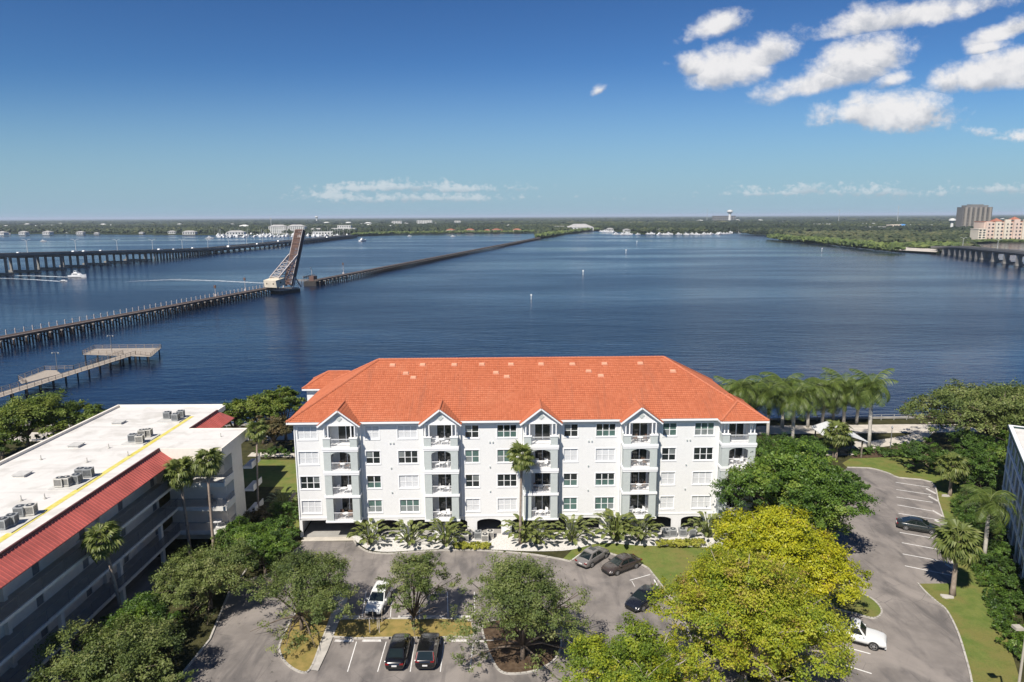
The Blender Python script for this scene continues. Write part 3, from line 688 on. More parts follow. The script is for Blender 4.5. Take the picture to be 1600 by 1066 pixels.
# ------------------------------------------------------------------ the galleried block on the left
M_cream = mat('cream_stucco', (.76, .71, .63), .85, var=.04, vscale=2., spec=.2)
def flatroof_extra(T, P_, out):
    n = T.noise(P_, .35, 5., .6, .5); out = T.mix(T.ramp(n, .50, .70, 0, .7), out, (.47, .45, .41, 1))
    mp = T.n('ShaderNodeMapping'); mp.inputs['Scale'].default_value = (.05, .9, 1); T.link(P_, mp.inputs[0])
    return T.mix(T.ramp(T.noise(mp.outputs[0], 1., 3.), .55, .7, 0, .4), out, (.44, .42, .39, 1))
M_membrane = mat('white_roof_membrane', (.63, .61, .575), .8, var=.04, vscale=.8, spec=.2, extra=flatroof_extra)
M_yellow = mat('yellow_roof_paint', (.56, .47, .06), .8, col2=(.64, .58, .20), vscale=1.6)
M_redmetal = mat('red_metal_roof', (.45, .115, .095), .6, var=.14, vscale=.5, spec=.4)
M_darkrail = mat('dark_metal_railing', (.17, .175, .185), .5, var=.1)
M_ac = mat('grey_ac_casing', (.30, .31, .31), .6, var=.12, vscale=3.)
M_ac2 = mat('beige_ac_casing', (.52, .50, .45), .6, var=.12, vscale=3.)
M_acd = mat('dark_ac_coil', (.05, .055, .06), .5, var=.2, vscale=6.)
M_slab = mat('painted_slab', (.66, .645, .61), .8, var=.06, vscale=1.)
M_gfloor = mat('gallery_floor', (.40, .375, .34), .85, var=.1, vscale=1.)
M_door = mat('grey_door', (.20, .20, .20), .6, var=.08)
LX, LY = -40.0, 60.0
LB = thing('gallery_building', 'white flat-roofed block with red metal eaves and dark open galleries on the left', 'building', (LX, LY, 0))
YA, YB = -42.0, 34.4
part('roof_slab', MB().box(-16.3, -1.45, YA, YB, 12.0, 12.42), M_membrane, LB)
par = MB().box(-16.5, -16.2, YA, YB + .2, 11.6, 12.75).box(-16.2, -1.45, YB, YB + .2, 11.6, 12.74).box(-1.45, -1.15, YA, 16.3, 11.9, 12.55).box(-1.45, -1.15, 23.6, YB + .2, 11.9, 12.55)
part('parapet', par, M_cream, LB)
sp = [G(x, y, 12.44) - Vector((LX, LY, 0)) for x, y in ((0, 843), (0, 855), (302, 650.5), (297, 650.5))]
part('yellow_stripe', MB().face([(sp[0].x + (sp[3].x - sp[0].x)*-.25, YA, 12.435), (sp[1].x, YA, 12.435), (sp[2].x + .1, sp[2].y, 12.435), (sp[3].x, sp[3].y, 12.435)]), M_yellow, LB)
part('wall', MB().box(-16.3, -15.9, YA, YB, 0, 12.0).box(-15.9, -2.0, YB - .3, YB, 0, 12.0), M_cream, LB)
gal = MB(); gh = []
doors = [(-38 + 6.6*k) for k in range(9)]
for zf in (0.1, 2.2, 5.2, 8.2):
    for d in doors:
        gh.append((d, d + .95, zf + .02, zf + 2.1 if zf > 1 else 1.9)); gh.append((d + 1.7, d + 3.5, zf + (1.0 if zf > 1 else .9), zf + 2.1 if zf > 1 else 1.8))
holed_wall(gal, YA, 16.2, 0, 12.0, gh, 0., .12, lambda u, w, z: (-1.95 - w, u, z)); part('wall', gal, M_cream, LB)
drm = MB().box(-.05, 0, 0, .95, 0, 2.06).mesh('door', M_door); wnm = MB().box(-.03, 0, 0, 1.8, 0, 1.1).mesh('window', M_pane_d)
for zf in (2.2, 5.2, 8.2):
    for d in doors:
        link('door', drm, LB, (-2.04, d, zf + .03)); link('window', wnm, LB, (-2.04, d + 1.7, zf + 1.0))
    part('pilaster', MB().box(-1.95, -1.6, -22.2, -21.8, zf, zf + 2.75).box(-1.95, -1.6, -8.9, -8.5, zf, zf + 2.75).box(-1.95, -1.6, 4.4, 4.8, zf, zf + 2.75), M_cream, LB)
    part('gallery_slab', MB().box(-1.95, .22, YA, 16.2, zf - .22, zf), M_gfloor, LB); part('slab_edge', MB().box(.22, .36, YA, 16.4, zf - .24, zf + .05), M_slab, LB)
part('soffit', MB().box(-1.95, .2, YA, 16.2, 11.05, 11.15), M_cream, LB)
rl_me = MB(); L_ = 2.9
rl_me.box(-.02, .02, 0, L_, 1.03, 1.08).box(-.015, .015, 0, L_, .1, .14).box(-.025, .025, 0, .05, 0, 1.05)
for i in range(1, 30): rl_me.box(-.012, .012, i*L_/30 - .008, i*L_/30 + .008, .14, 1.03)
rl_me = rl_me.mesh('railing', M_darkrail)
for zf in (2.2, 5.2, 8.2):
    for k in range(20): link('railing', rl_me, LB, (.28, YA + .2 + k*L_, zf + .06))
for y in (-29.5, -17.5, -5.0, 4.2, 12.4):
    part('column', MB().box(-.18, .18, y - .22, y + .22, 0, 4.86), M_slab, LB)
    part('beam', MB().box(-1.95, .2, y - .15, y + .15, 4.55, 4.97), M_slab, LB)
# red standing-seam eave
def red_eave(ya, yb, hip=False):
    mb = MB(); a, b = (-1.2, 12.38), (.55, 11.05)
    yb2 = yb - (1.2 if hip else 0)
    mb.mesh_([(a[0], ya, a[1]), (b[0], ya, b[1]), (b[0], yb, b[1]), (a[0], yb2, a[1]), (a[0], ya, a[1]-.08), (b[0], ya, b[1]-.08), (b[0], yb, b[1]-.08), (a[0], yb2, a[1]-.08)], [(0,1,2,3),(7,6,5,4),(0,4,5,1),(1,5,6,2),(2,6,7,3),(3,7,4,0)])
    o = part('red_eave', mb, M_redmetal, LB); n = int((yb2 - ya)/.42)
    d = Vector((b[0]-a[0], 0, b[1]-a[1])).normalized(); nn = Vector((-d.z, 0, d.x)); nn = nn if nn.z > 0 else -nn
    sm = MB().bar(Vector((a[0], 0, a[1])) + nn*.02, Vector((b[0], 0, b[1])) + nn*.02, .035, .07, nn).mesh('seam', M_redmetal)
    for i in range(n): link('seam', sm, o, (0, ya + (i + .5)*.42, 0))
    part('eave_cap', MB().box(-1.34, -1.14, ya, yb2, 12.36, 12.60), mat('dark_red_flashing', (.10, .03, .03), .6), o)
red_eave(YA, 16.15); red_eave(23.8, YB - 1.0, True)
# corner block with balconies
part('roof_slab', MB().box(-1.44, 6.0, 16.2, 23.7, 12.2, 12.48), M_membrane, LB)
part('fascia', MB().box(-1.4, 6.1, 16.05, 16.2, 11.0, 12.56).box(6.0, 6.14, 16.2, 23.7, 11.2, 12.555).box(-1.4, 6.1, 23.7, 23.85, 11.0, 12.56), M_cream, LB)
part('wall', MB().box(-1.8, 4.9, 18.6, 18.85, 0, 12.2).box(4.9, 5.1, 18.6, 23.5, 0, 12.2).box(-1.8, 4.9, 23.3, 23.55, 0, 12.2), M_cream, LB)
part('pier', MB().box(5.1, 6.05, 18.7, 21.7, 0, 12.2), M_cream, LB)
part('ceiling', MB().box(-1.4, 6.0, 16.2, 18.6, 11.9, 12.1), M_cream, LB)
for zf in (2.2, 5.2, 8.2):
    part('balcony_slab', MB().box(-1.8, 6.0, 16.1, 18.6, zf - .22, zf).box(-1.0, 6.1, 15.95, 16.1, zf - .36, zf + .16).box(5.95, 6.12, 16.1, 18.7, zf - .36, zf + .5), M_slab, LB)
    part('balcony_slab', MB().box(6.05, 7.2, 21.7, 24.6, zf - .3, zf - .02).box(7.1, 7.2, 21.7, 24.6, zf - .02, zf + .5), M_slab, LB)
    r2 = MB().box(-.6, 5.9, 16.0, 16.04, zf + 1.1, zf + 1.15)
    for i in range(52): r2.box(-.6 + i*.125, -.585 + i*.125, 16.01, 16.03, zf + .16, zf + 1.1)
    r2.box(6.02, 6.06, 16.1, 18.6, zf + 1.1, zf + 1.15)
    for i in range(20): r2.box(6.03, 6.05, 16.1 + i*.125, 16.12 + i*.125, zf + .5, zf + 1.1)
    part('railing', r2, M_darkrail, LB)
    part('window_strip', MB().box(5.1, 5.14, 22.0, 23.2, zf + .3, zf + 2.2), M_pane_d, LB)
link('round_table', MB().cyl((0, 0), .6, .68, .73, 18).cyl((0, 0), .06, 0, .68, 8).cyl((0, 0), .3, 0, .04, 12).mesh('round_table', M_rail), None, (LX + 4.2, LY + 17.4, 2.21), (0, 0, 0), None, 'round white table on the lowest corner balcony of the galleried block', 'table')
link('lounge_chair', MB().box(-.3, .3, -.3, .8, .3, .4).box(-.3, .3, .75, .85, .4, .9).box(-.3, -.24, -.3, -.24, 0, .3).box(.24, .3, -.3, -.24, 0, .3).box(-.3, -.24, .74, .8, 0, .3).box(.24, .3, .74, .8, 0, .3).mesh('lounge_chair', M_darkrail), None, (LX + 4.0, LY + 17.2, 5.21), (0, 0, .8), None, 'dark lounge chair on the middle corner balcony of the galleried block', 'chair')

# roof plant
def ac_unit(cm):
    t = thing('ac_unit', '', 'air conditioner')
    part('casing', MB().box(-.42, .42, -.42, .42, .06, .16).box(-.42, .42, -.42, .42, .80, .92).box(-.42, -.36, -.42, -.36, .16, .8).box(.36, .42, -.42, -.36, .16, .8).box(-.42, -.36, .36, .42, .16, .8).box(.36, .42, .36, .42, .16, .8), cm, t)
    co = MB().box(-.38, .38, -.38, .38, .16, .8)
    part('coil', co, M_acd, t)
    lv = MB()
    for i in range(6): lv.box(-.4, .4, -.4, .4, .2 + i*.1, .225 + i*.1)
    part('louvre', lv, cm, t)
    part('fan_grille', MB().cyl((0, 0), .34, .921, .95, 18), M_acd, t); part('fan_cap', MB().cyl((0, 0), .12, .951, .98, 10), cm, t)
    return t
AC = [ac_unit(M_ac), ac_unit(M_ac2)]; used = [0, 0]
ORDN = ['first', 'second', 'third', 'fourth', 'fifth']
CN = ['the farthest roof cluster beside the stripe end', 'the second farthest roof cluster behind the corner block', 'the middle roof cluster above the red eave', 'the nearest roof cluster at the left edge']
cl_px = [[(262, 654, 0), (275, 657, 0), (283, 652, 0)], [(208, 690, 0), (219, 692, 1), (223, 683, 1), (232, 682, 1)], [(127, 745, 0), (139, 745, 0), (120, 755, 0), (105, 759, 1), (95, 760, 1)], [(49, 804, 1), (33, 806, 0), (19, 820, 0), (6, 826, 0)]]
def put_ac(p, k, lab, grp, rz=0.):
    if not used[k]: o = AC[k]; used[k] = 1; o.location = p; o.rotation_euler = (0, 0, rz); o['label'] = lab; o['group'] = grp
    else: o = dup(AC[k], p, rz, lab, grp)
    return o
M_pad = mat('roof_pad', (.50, .49, .46), .85, var=.1, vscale=2.)
for ci, c in enumerate(cl_px):
    pts = [G(x, y, 12.5) for x, y, k in c]
    part('equipment_pad', MB().box(min(p.x for p in pts) - .8, max(p.x for p in pts) + .8, min(p.y for p in pts) - .8, max(p.y for p in pts) + .8, 12.42, 12.52), M_pad, LB, (-LX, -LY, 0))
    for p, (x, y, k) in zip(pts, c):
        put_ac(p + Vector((0, 0, .02)), k, f"{ORDN[sum(q[0] < x for q in c)]} from left, {'grey' if k == 0 else 'beige'} air conditioner in {CN[ci]}", f'rooftop units, {CN[ci]}', (x % 5)*.05)
hatch = MB().box(-.6, .6, -.6, .6, 0, .22).box(-.68, .68, -.68, .68, .22, .28).mesh('roof_hatch', M_pad)
for x, y in [(186, 661.5), (119, 697.5), (35, 743)]:
    p = G(x, y, 12.43); link('roof_hatch', hatch, LB, p - Vector((LX, LY, 0)))
vs_ = MB().cyl((0, 0), .06, 0, .5, 8).cyl((0, 0), .16, 0, .05, 8).mesh('vent_pipe', M_ac2)
for x, y in [(64, 718), (136, 722), (33, 782), (70, 779), (345, 683), (200, 712), (170, 700)]: link('vent_pipe', vs_, LB, G(x, y, 12.46) - Vector((LX, LY, 0)))

# ------------------------------------------------------------------ the office block on the right edge
M_blue = mat('pale_blue_stucco', (.44, .49, .56), .8, var=.04, vscale=1.5)
M_green_trim = mat('dark_green_trim', (.02, .045, .045), .6)
q0, q1 = G(1562, 792), G(1594, 912)
rdir = (q0 - q1).normalized(); rang = math.atan2(rdir.y, rdir.x)      # local x runs away from the camera, local +y points left, out of the face
RB = thing('office_building', 'pale blue building with white fins and arched dark windows at the right edge', 'building', (q1.x, q1.y, 0), rang)
Lr = (q0 - q1).length; NB = 3.25; holes = []
starts = [Lr - .9 - 2.5 - NB*k for k in range(12)]
for s in starts:
    for z in (.5, 3.3, 6.1): holes.append((s, s + 2.1, z, z + 2.2))
    holes.append((s, s + 2.1, 8.75, 10.55))
mb = MB(); holed_wall(mb, -22, Lr, 0, 11.1, holes, 0., .06, lambda u, w, z: (u, -w, z))
for s in starts:
    for k in range(8):
        a0, a1 = math.pi*k/8, math.pi*(k+1)/8; cx = s + 1.05; p0 = (cx - 1.05*math.cos(a0), 9.55 + .98*math.sin(a0)); p1 = (cx - 1.05*math.cos(a1), 9.55 + .98*math.sin(a1))
        mb.face([(p0[0], .003, p0[1]), (p1[0], .003, p1[1]), (p1[0], .003, 10.556), (p0[0], .003, 10.556)]); mb.face([(p0[0], .003, p0[1]), (p1[0], .003, p1[1]), (p1[0], -.06, p1[1]), (p0[0], -.06, p0[1])])
part('wall', mb, M_blue, RB)
part('wall', MB().box(Lr - .25, Lr - .002, -18, -.26, 0, 11.1).box(-22, Lr - .3, -18.2, -18, 0, 11.1), M_blue, RB)
wm = MB().box(0, 2.1, 0, .03, 0, 2.2).mesh('window', M_pane_d); wb = MB().box(0, 2.1, 0, .05, 0, .06).box(1.02, 1.08, 0, .05, 0, 2.2).mesh('mullion', M_trim)
for s in starts:
    for z in (.5, 3.3, 6.1, 8.75):
        o = link('window', wm, RB, (s, -.07, z)); link('mullion', wb, o, (0, .0, 0))
    part('fin', MB().box(s + 2.45, s + 2.8, .002, .08, 0, 8.4), M_trim, RB)
for z in (3.0, 5.8, 8.45): part('band', MB().box(-22, Lr + .02, .002, .06, z - .14, z + .12), M_trim, RB)
part('roof', MB().box(-22, Lr - .1, -18, -.3, 11.0, 11.2), M_membrane, RB)
part('roof_trim', MB().box(-22.2, Lr + .15, -.28, .3, 11.1, 11.45).box(Lr - .3, Lr + .15, -18.2, -.28, 11.1, 11.449), M_green_trim, RB)
part('parapet_cap', MB().box(-22.2, Lr + .1, -.24, .2, 11.451, 11.5).box(Lr - .26, Lr + .1, -18.2, -.24, 11.451, 11.5), M_trim, RB)

# ------------------------------------------------------------------ picnic pavilion by the river
M_prail = mat('grey_promenade_railing', (.34, .34, .33), .6)
M_metalroof = mat('pale_metal_roof', (.55, .56, .56), .5, var=.06, vscale=2.)
M_wood = mat('weathered_timber', (.20, .17, .14), .85, var=.2, vscale=4.)
pc = (G(1294, 688, 3.0) + G(1351, 688, 3.0) + G(1270, 668, 3.0) + G(1327, 667, 3.0))/4
PV = thing('picnic_pavilion', 'open timber pavilion with pale metal roof by the promenade', 'pavilion', (pc.x, pc.y, 0), 0)
hw, hd = 2.9, 4.2
for s in (-1, 1):
    rp = MB().mesh_([(0, -hd, 3.9), (s*hw, -hd, 2.9), (s*hw, hd, 2.9), (0, hd, 3.9), (0, -hd, 3.82), (s*hw, -hd, 2.82), (s*hw, hd, 2.82), (0, hd, 3.82)], [(0,1,2,3),(7,6,5,4),(0,4,5,1),(1,5,6,2),(2,6,7,3),(3,7,4,0)])
    o = part('roof_panel', rp, M_metalroof, PV); seam = MB().bar((0, 0, 3.92), (s*hw, 0, 2.92), .04, .05).mesh('seam', M_metalroof)
    for k in range(13): link('seam', seam, o, (0, -hd + .3 + k*.64, 0))
    for y in (-3.4, 0, 3.4): part('post', MB().box(s*2.3 - .09, s*2.3 + .09, y - .09, y + .09, 0, 3.1), M_wood, PV)
    part('beam', MB().box(s*2.3 - .07, s*2.3 + .07, -3.9, 3.9, 2.82, 3.02), M_wood, PV)
pt = MB().box(-.9, .9, -.38, .38, .70, .76).box(-.9, .9, -.75, -.5, .42, .46).box(-.9, .9, .5, .75, .42, .46)
for x in (-.6, .6): pt.bar((x, -.65, 0), (x, .25, .72), .08).bar((x, .65, 0), (x, -.25, .72), .08).box(x - .04, x + .04, -.7, .7, .36, .42)
ptm = pt.mesh('picnic_table', M_wood)
for dy, w in ((-1.9, 'front'), (1.9, 'river')): link('picnic_table', ptm, None, (pc.x, pc.y + dy, .03), (0, 0, 0), None, f'wooden picnic table at the {w} side under the pavilion roof', 'table')

# promenade railing
rx = MB(); n_ = 110
def prom(x): 
    pts_ = [(-125, 125.6), (-60, 124.0), (60, 126.2), (150, 129)]
    for a, b in zip(pts_[:-1], pts_[1:]):
        if a[0] <= x <= b[0]: return a[1] + (b[1] - a[1])*(x - a[0])/(b[0] - a[0])
    return 127
RLG = thing('promenade_railing', 'grey metal railing along the riverside promenade', 'railing', (0, 126, 0))
postm = MB().box(-.05, .05, -.05, .05, 0, 1.1).mesh('post', M_prail)
for i in range(n_):
    x = -124 + i*2.5; y = prom(x) - 126; link('post', postm, RLG, (x, y, .0))
    if i < n_ - 1:
        y2 = prom(x + 2.5) - 126
        for z in (.35, .7, 1.08): rx.bar((x, y, z), (x + 2.5, y2, z), .05)
part('rails', rx, M_prail, RLG)

# ------------------------------------------------------------------ fishing pier
M_deck = mat('pier_decking', (.33, .285, .235), .85, var=.14, vscale=2.)
M_pile = mat('dark_piles', (.035, .032, .03), .9, var=.25, vscale=1.)
M_pier_rail = mat('pier_railing', (.27, .22, .18), .85, var=.15, vscale=2.)
PZ = 0.4
P0, P1 = Vector((-116.5, 124, 0)), G(205, 553, PZ)
PIER = thing('fishing_pier', 'T-shaped timber fishing pier with railings running out into the river', 'pier', (P0.x, P0.y, 0))
def loc_(p): return Vector((p[0] - P0.x, p[1] - P0.y, p[2] if len(p) > 2 else 0))
ax = (P1 - P0); ax.z = 0; pl_len = ax.length; ax.normalize(); sx_ = Vector((ax.y, -ax.x, 0)); PW = 1.9
def pq(l, s, z=PZ): return loc_(P0 + ax*l + sx_*s + Vector((0, 0, z)))
plank = MB().box(-.13, .13, -PW, PW, -.05, 0).mesh('plank', M_deck)
mbd = MB()
nb = int(pl_len/.3)
for k in range(nb):
    a, b = pq(k*.3, -PW), pq(k*.3, PW); c, d = pq(k*.3 + .28, PW), pq(k*.3 + .28, -PW)
    mbd.prism([a, b, c, d][::-1], PZ - .06, PZ)
part('deck_boards', mbd, M_deck, PIER, kind='stuff')
tp = [G(x, y, PZ) for x, y in ((127, 552), (147, 543.5), (252, 542.5), (233, 557), (196, 557), (168, 557))]
# T platform: an oblong across the end
pe = P1; hw_ = 0
c0 = G(129, 554, PZ); c1 = G(236, 557.5, PZ); c2 = G(252, 543.5, PZ); c3 = G(147, 545.0, PZ)
mbd = MB(); nb = 60
for k in range(nb):
    f0, f1 = k/nb, (k + .93)/nb
    mbd.prism([loc_(c0.lerp(c3, f0)), loc_(c1.lerp(c2, f0)), loc_(c1.lerp(c2, f1)), loc_(c0.lerp(c3, f1))], PZ - .06, PZ + .006)
part('platform_boards', mbd, M_deck, PIER, kind='stuff')
b0, bA, b3, b2, b1 = G(34, 600, PZ), G(29, 594, PZ), G(70, 578.5, PZ), G(88, 578.5, PZ), G(95, 584, PZ)
part('side_platform', MB().prism([loc_(b0), loc_(b1), loc_(b2), loc_(b3), loc_(bA)], PZ - .1, PZ + .004), M_deck, PIER)
def rail_run(a, b):
    a, b = loc_(a), loc_(b); n = max(2, int((b - a).length/2.2)); mb = MB()
    for z in (.35, .62, 1.05): mb.bar(a + Vector((0, 0, PZ*0 + z)), b + Vector((0, 0, z)), .05, .09 if z > 1 else .06)
    for i in range(n + 1): p = a.lerp(b, i/n); mb.box(p.x - .05, p.x + .05, p.y - .05, p.y + .05, p.z - .1, p.z + 1.05)
    part('railing', mb, M_pier_rail, PIER)
W2 = lambda l, s: P0 + ax*l + sx_*s + Vector((0, 0, PZ))
lp = (c0 - P0).dot(ax)
rail_run(W2(3, PW), W2(lp + 1, PW)); 
lb0 = (b0 - P0).dot(ax); lb1 = (b2 - P0).dot(ax)
rail_run(W2(3, -PW), W2(lb0, -PW)); rail_run(W2(lb0, -PW), bA); rail_run(bA, b3); rail_run(b3, b2); rail_run(b2, W2(lb1 + 1, -PW)); rail_run(W2(lb1 + 1, -PW), W2(lp + 1, -PW))
rail_run(W2(lp + 1, PW), c1); rail_run(c1, c2); rail_run(c2, c3); rail_run(c3, c0); rail_run(c0, W2(lp + 1, -PW))
pm = MB().cyl((0, 0), .18, -4.5, PZ - .05, 8).mesh('pile', M_pile)
for l in np.arange(4, lp + 4, 4.2):
    for s in (-PW + .25, PW - .25): p = W2(l, s); link('pile', pm, PIER, loc_((p.x, p.y, 0)))
for i in range(6):
    for e0, e1 in ((c0, c1), (c3, c2)): p = e0.lerp(e1, (i + .2)/5.4); link('pile', pm, PIER, loc_((p.x, p.y, 0)))
def twin_lamp(px, py, lab):
    p = G(px, py, PZ); t = thing('pier_lamp', lab, 'lamp', p)
    part('pole', MB().tube([(0, 0, 0), (0, 0, 5.2)], [.09, .06], 8), M_darkrail, t)
    for s in (-1, 1):
        part('arm', MB().tube([(0, 0, 4.9), (s*.5, 0, 5.15), (s*.75, 0, 5.05)], .035, 6), M_darkrail, t)
        part('lantern', MB().tube([(s*.78, 0, 5.1), (s*.78, 0, 4.9), (s*.78, 0, 4.6)], [.05, .22, .1], 8), M_ac, t)
twin_lamp(90, 581, 'twin-headed dark lamp post beside the side platform of the pier'); twin_lamp(175, 551, 'twin-headed dark lamp post at the end platform of the pier')

# ------------------------------------------------------------------ railway trestle and raised bascule
M_tresd = mat('trestle_timber', (.050, .036, .030), .9, var=.25, vscale=.8)
M_trestop = mat('trestle_deck', (.16, .13, .115), .9, var=.2, vscale=.6)
M_capc = mat('trestle_caps', (.26, .235, .21), .85, var=.2, vscale=.4)
M_rust = mat('rusty_plate_girder', (.15, .085, .066), .85, col2=(.10, .062, .050), vscale=.5)
M_silver = mat('weathered_white_steel', (.50, .46, .44), .7, col2=(.36, .31, .29), vscale=.7)
TZ = 1.9
T0, T1 = G(-60, 538, TZ), G(431, 447, TZ); T2, T3 = G(492, 437.5, TZ), G(842, 371, TZ)
tdir = (T3 - T0); tdir.z = 0; tdir.normalize(); tside = Vector((tdir.y, -tdir.x, 0))
def trestle(a, b, name, lab, posts):
    L = (b - a).length; ang = math.atan2(b.y - a.y, b.x - a.x)
    t = thing(name, lab, 'trestle', (a.x, a.y, 0), ang)
    part('deck', MB().box(0, L, -2.2, 2.2, TZ - .75, TZ - .25), M_tresd, t); part('track_bed', MB().box(0, L, -2.0, 2.0, TZ - .25, TZ), M_trestop, t)
    for s in (-.75, .75): part('rail', MB().box(0, L, s - .05, s + .05, TZ, TZ + .15), M_rust, t)
    part('walkway', MB().box(0, L, 2.3, 3.2, TZ - .4, TZ - .28), M_trestop, t)
    bent = MB()
    for y in (-2.6, -1.3, 0, 1.3, 2.6): bent.bar((0, y*1.15, -5), (0, y, TZ - 1.1), .4)
    bent.bar((.1, -2.8, WATER_Z + .2), (.1, 2.6, TZ - 1.2), .12, .3); bent = bent.mesh('pile_bent', M_tresd)
    cap = MB().box(-.35, .35, -3.1, 3.1, TZ - 1.15, TZ - .752).mesh('bent_cap', M_capc)
    st = 4.6 if L < 400 else 5.6; k = 0
    while k*st < L and k < 180: o = link('pile_bent', bent, t, (k*st + 1, 0, 0)); link('bent_cap', cap, o); k += 1
    if posts:
        pmh = MB().box(-.12, .12, -.12, .12, TZ - .4, TZ + 1.5).mesh('post', M_silver)
        for i in range(int(L/3.3)): link('post', pmh, t, (i*3.3 + 1, 3.1, 0))
        part('cable_rail', MB().box(0, L, 3.08, 3.12, TZ + .9, TZ + .96), M_silver, t)
    return t
ta = trestle(T0, T1, 'railway_trestle', 'dark timber railway trestle with white posts leading to the raised drawbridge', True)
tb = trestle(T2, T3, 'railway_trestle', 'long low railway trestle running on from the drawbridge to the far shore', False)
def signal(t_, l, lab, h=6.):
    p = t_.matrix_basis @ Vector((l, 2.7, TZ - .28)); s = thing('signal_mast', lab, 'signal', p)
    part('mast', MB().tube([(0, 0, 0), (0, 0, h)], [.14, .1], 6), M_silver, s); part('signal_head', MB().box(-.45, .45, -.35, .35, h - .9, h + .5), M_rust, s); part('cabinet', MB().box(-.5, .5, -.5, .5, 0, 1.2), M_silver, s)
LT = (T1 - T0).length
signal(ta, LT*.72, 'pale signal mast on the near trestle, nearer the left edge', 5); signal(ta, LT*.86, 'pale signal mast with red head on the near trestle', 6.5); signal(tb, 45, 'pale signal mast on the far trestle just past the drawbridge', 7)
# bascule span
DB0 = G(438, 449, TZ); DB = thing('drawbridge', 'rusty railway drawbridge leaf raised upright on white steel counterweight truss', 'drawbridge', (DB0.x, DB0.y, 0), math.atan2(tdir.y, tdir.x) - R(12))
part('fender_pier', MB().box(-3, 11, -4, 4, -5, TZ - 1.6), M_pile, DB)
part('pier_cap', MB().box(-4, 10, -3.8, 3.8, TZ - 1.6, TZ - .9), M_capc, DB)
hx, hz = 8.0, TZ + 4.0; lean = R(68); ld = Vector((math.cos(lean), 0, math.sin(lean))); ln = Vector((-ld.z, 0, ld.x)); LL = 28.0
hp = Vector((hx, 0, hz))
leaf = MB()
for s in (-2.5, 2.5):
    leaf.bar(hp + Vector((0, s, 0)) - ld*4, hp + Vector((0, s, 0)) + ld*LL, .35, 2.6, ln)
for k in range(14): a = hp - ld*3 + ld*(k*2.4); leaf.bar(a + Vector((0, -2.4, 0)), a + Vector((0, 2.4, 0)), .5, 1.2, ln)
part('leaf', leaf, M_rust, DB)
tk = MB()
for k in range(46):
    a = hp - ld*3.6 + ld*(k*.7) + ln*1.35; tk.bar(a + Vector((0, -2.2, 0)), a + Vector((0, 2.2, 0)), .2, .42, ld)
part('sleepers', tk, M_rust, DB, kind='stuff')
fl = MB()
for s in (-2.75, 2.75):
    fl.bar(hp + Vector((0, s, 0)) - ld*3.5 + ln*1.25, hp + Vector((0, s, 0)) + ld*LL + ln*1.25, .28, .35, ln)
    fl.bar(hp + Vector((0, s, 0)) - ld*3.5 - ln*1.25, hp + Vector((0, s, 0)) + ld*LL*.98 - ln*1.25, .22, .3, ln)
part('flange', fl, M_silver, DB)
cw = Vector((-3.0, 0, TZ + 3.4))
tr = MB()
for s in (-3.0, 3.0):
    top = hp + ld*13.5 + ln*1.3; top = Vector((top.x, s, top.z)); c_ = Vector((cw.x - 1.2, s, cw.z + 2.0)); m1 = hp + ld*2.0 + ln*1.3; m1 = Vector((m1.x, s, m1.z))
    tr.bar(c_, top, .5, .6); tr.bar(Vector((cw.x + 4.2, s, cw.z + .5)), top, .35, .45); tr.bar(c_, m1, .35)
    for f in (.25, .45, .62):
        a = c_.lerp(top, f); b = Vector((cw.x + 4.2, s, cw.z + .5)).lerp(top, f + .12); tr.bar(a, b, .25)
for f in (.05, .2, .35, .5, .66):
    a = Vector((cw.x - 1.2, -3, cw.z + 2.0)).lerp(Vector(((hp + ld*13.5 + ln*1.3).x, -3, (hp + ld*13.5).z)), f); tr.bar(a, a + Vector((0, 6, 0)), .3)
    a2 = Vector((cw.x - 1.2, -3, cw.z + 2.0)).lerp(Vector(((hp + ld*13.5 + ln*1.3).x, -3, (hp + ld*13.5).z)), f + .13); tr.bar(a, a2 + Vector((0, 6, 0)), .18); tr.bar(a2, a + Vector((0, 6, 0)), .18)
part('counterweight_truss', tr, M_silver, DB)
cwm = MB().prism([(-4.2, -4.2), (2.6, -4.2), (2.6, 4.2), (-4.2, 4.2)], 0, 3.8)
cwt = part('counterweight', cwm, mat('cream_concrete', (.60, .53, .42), .85, var=.12, vscale=.5), DB, (cw.x, 0, cw.z - 2.2), (0, R(-9), 0))
for y in (-2.2, 2.2): part('port_hole', MB().tube([(-4.26, y, 2.0), (-4.18, y, 2.0)], .42, 10), M_pile, cwt)
part('port_hole', MB().tube([(-.8, -4.26, 2.0), (-.8, -4.18, 2.0)], .5, 10), M_pile, cwt)
tw = MB()
for s in (-3.4, 3.4):
    tw.bar((hx - 2, s, TZ - .9), (hx, s, hz + 1), .5); tw.bar((hx + 4.5, s, TZ - .9), (hx, s, hz + 1), .5); tw.bar((hx - 1, s, TZ + 1.6), (hx + 2.6, s, TZ + 1.6), .25)
part('tower', tw, M_silver, DB)
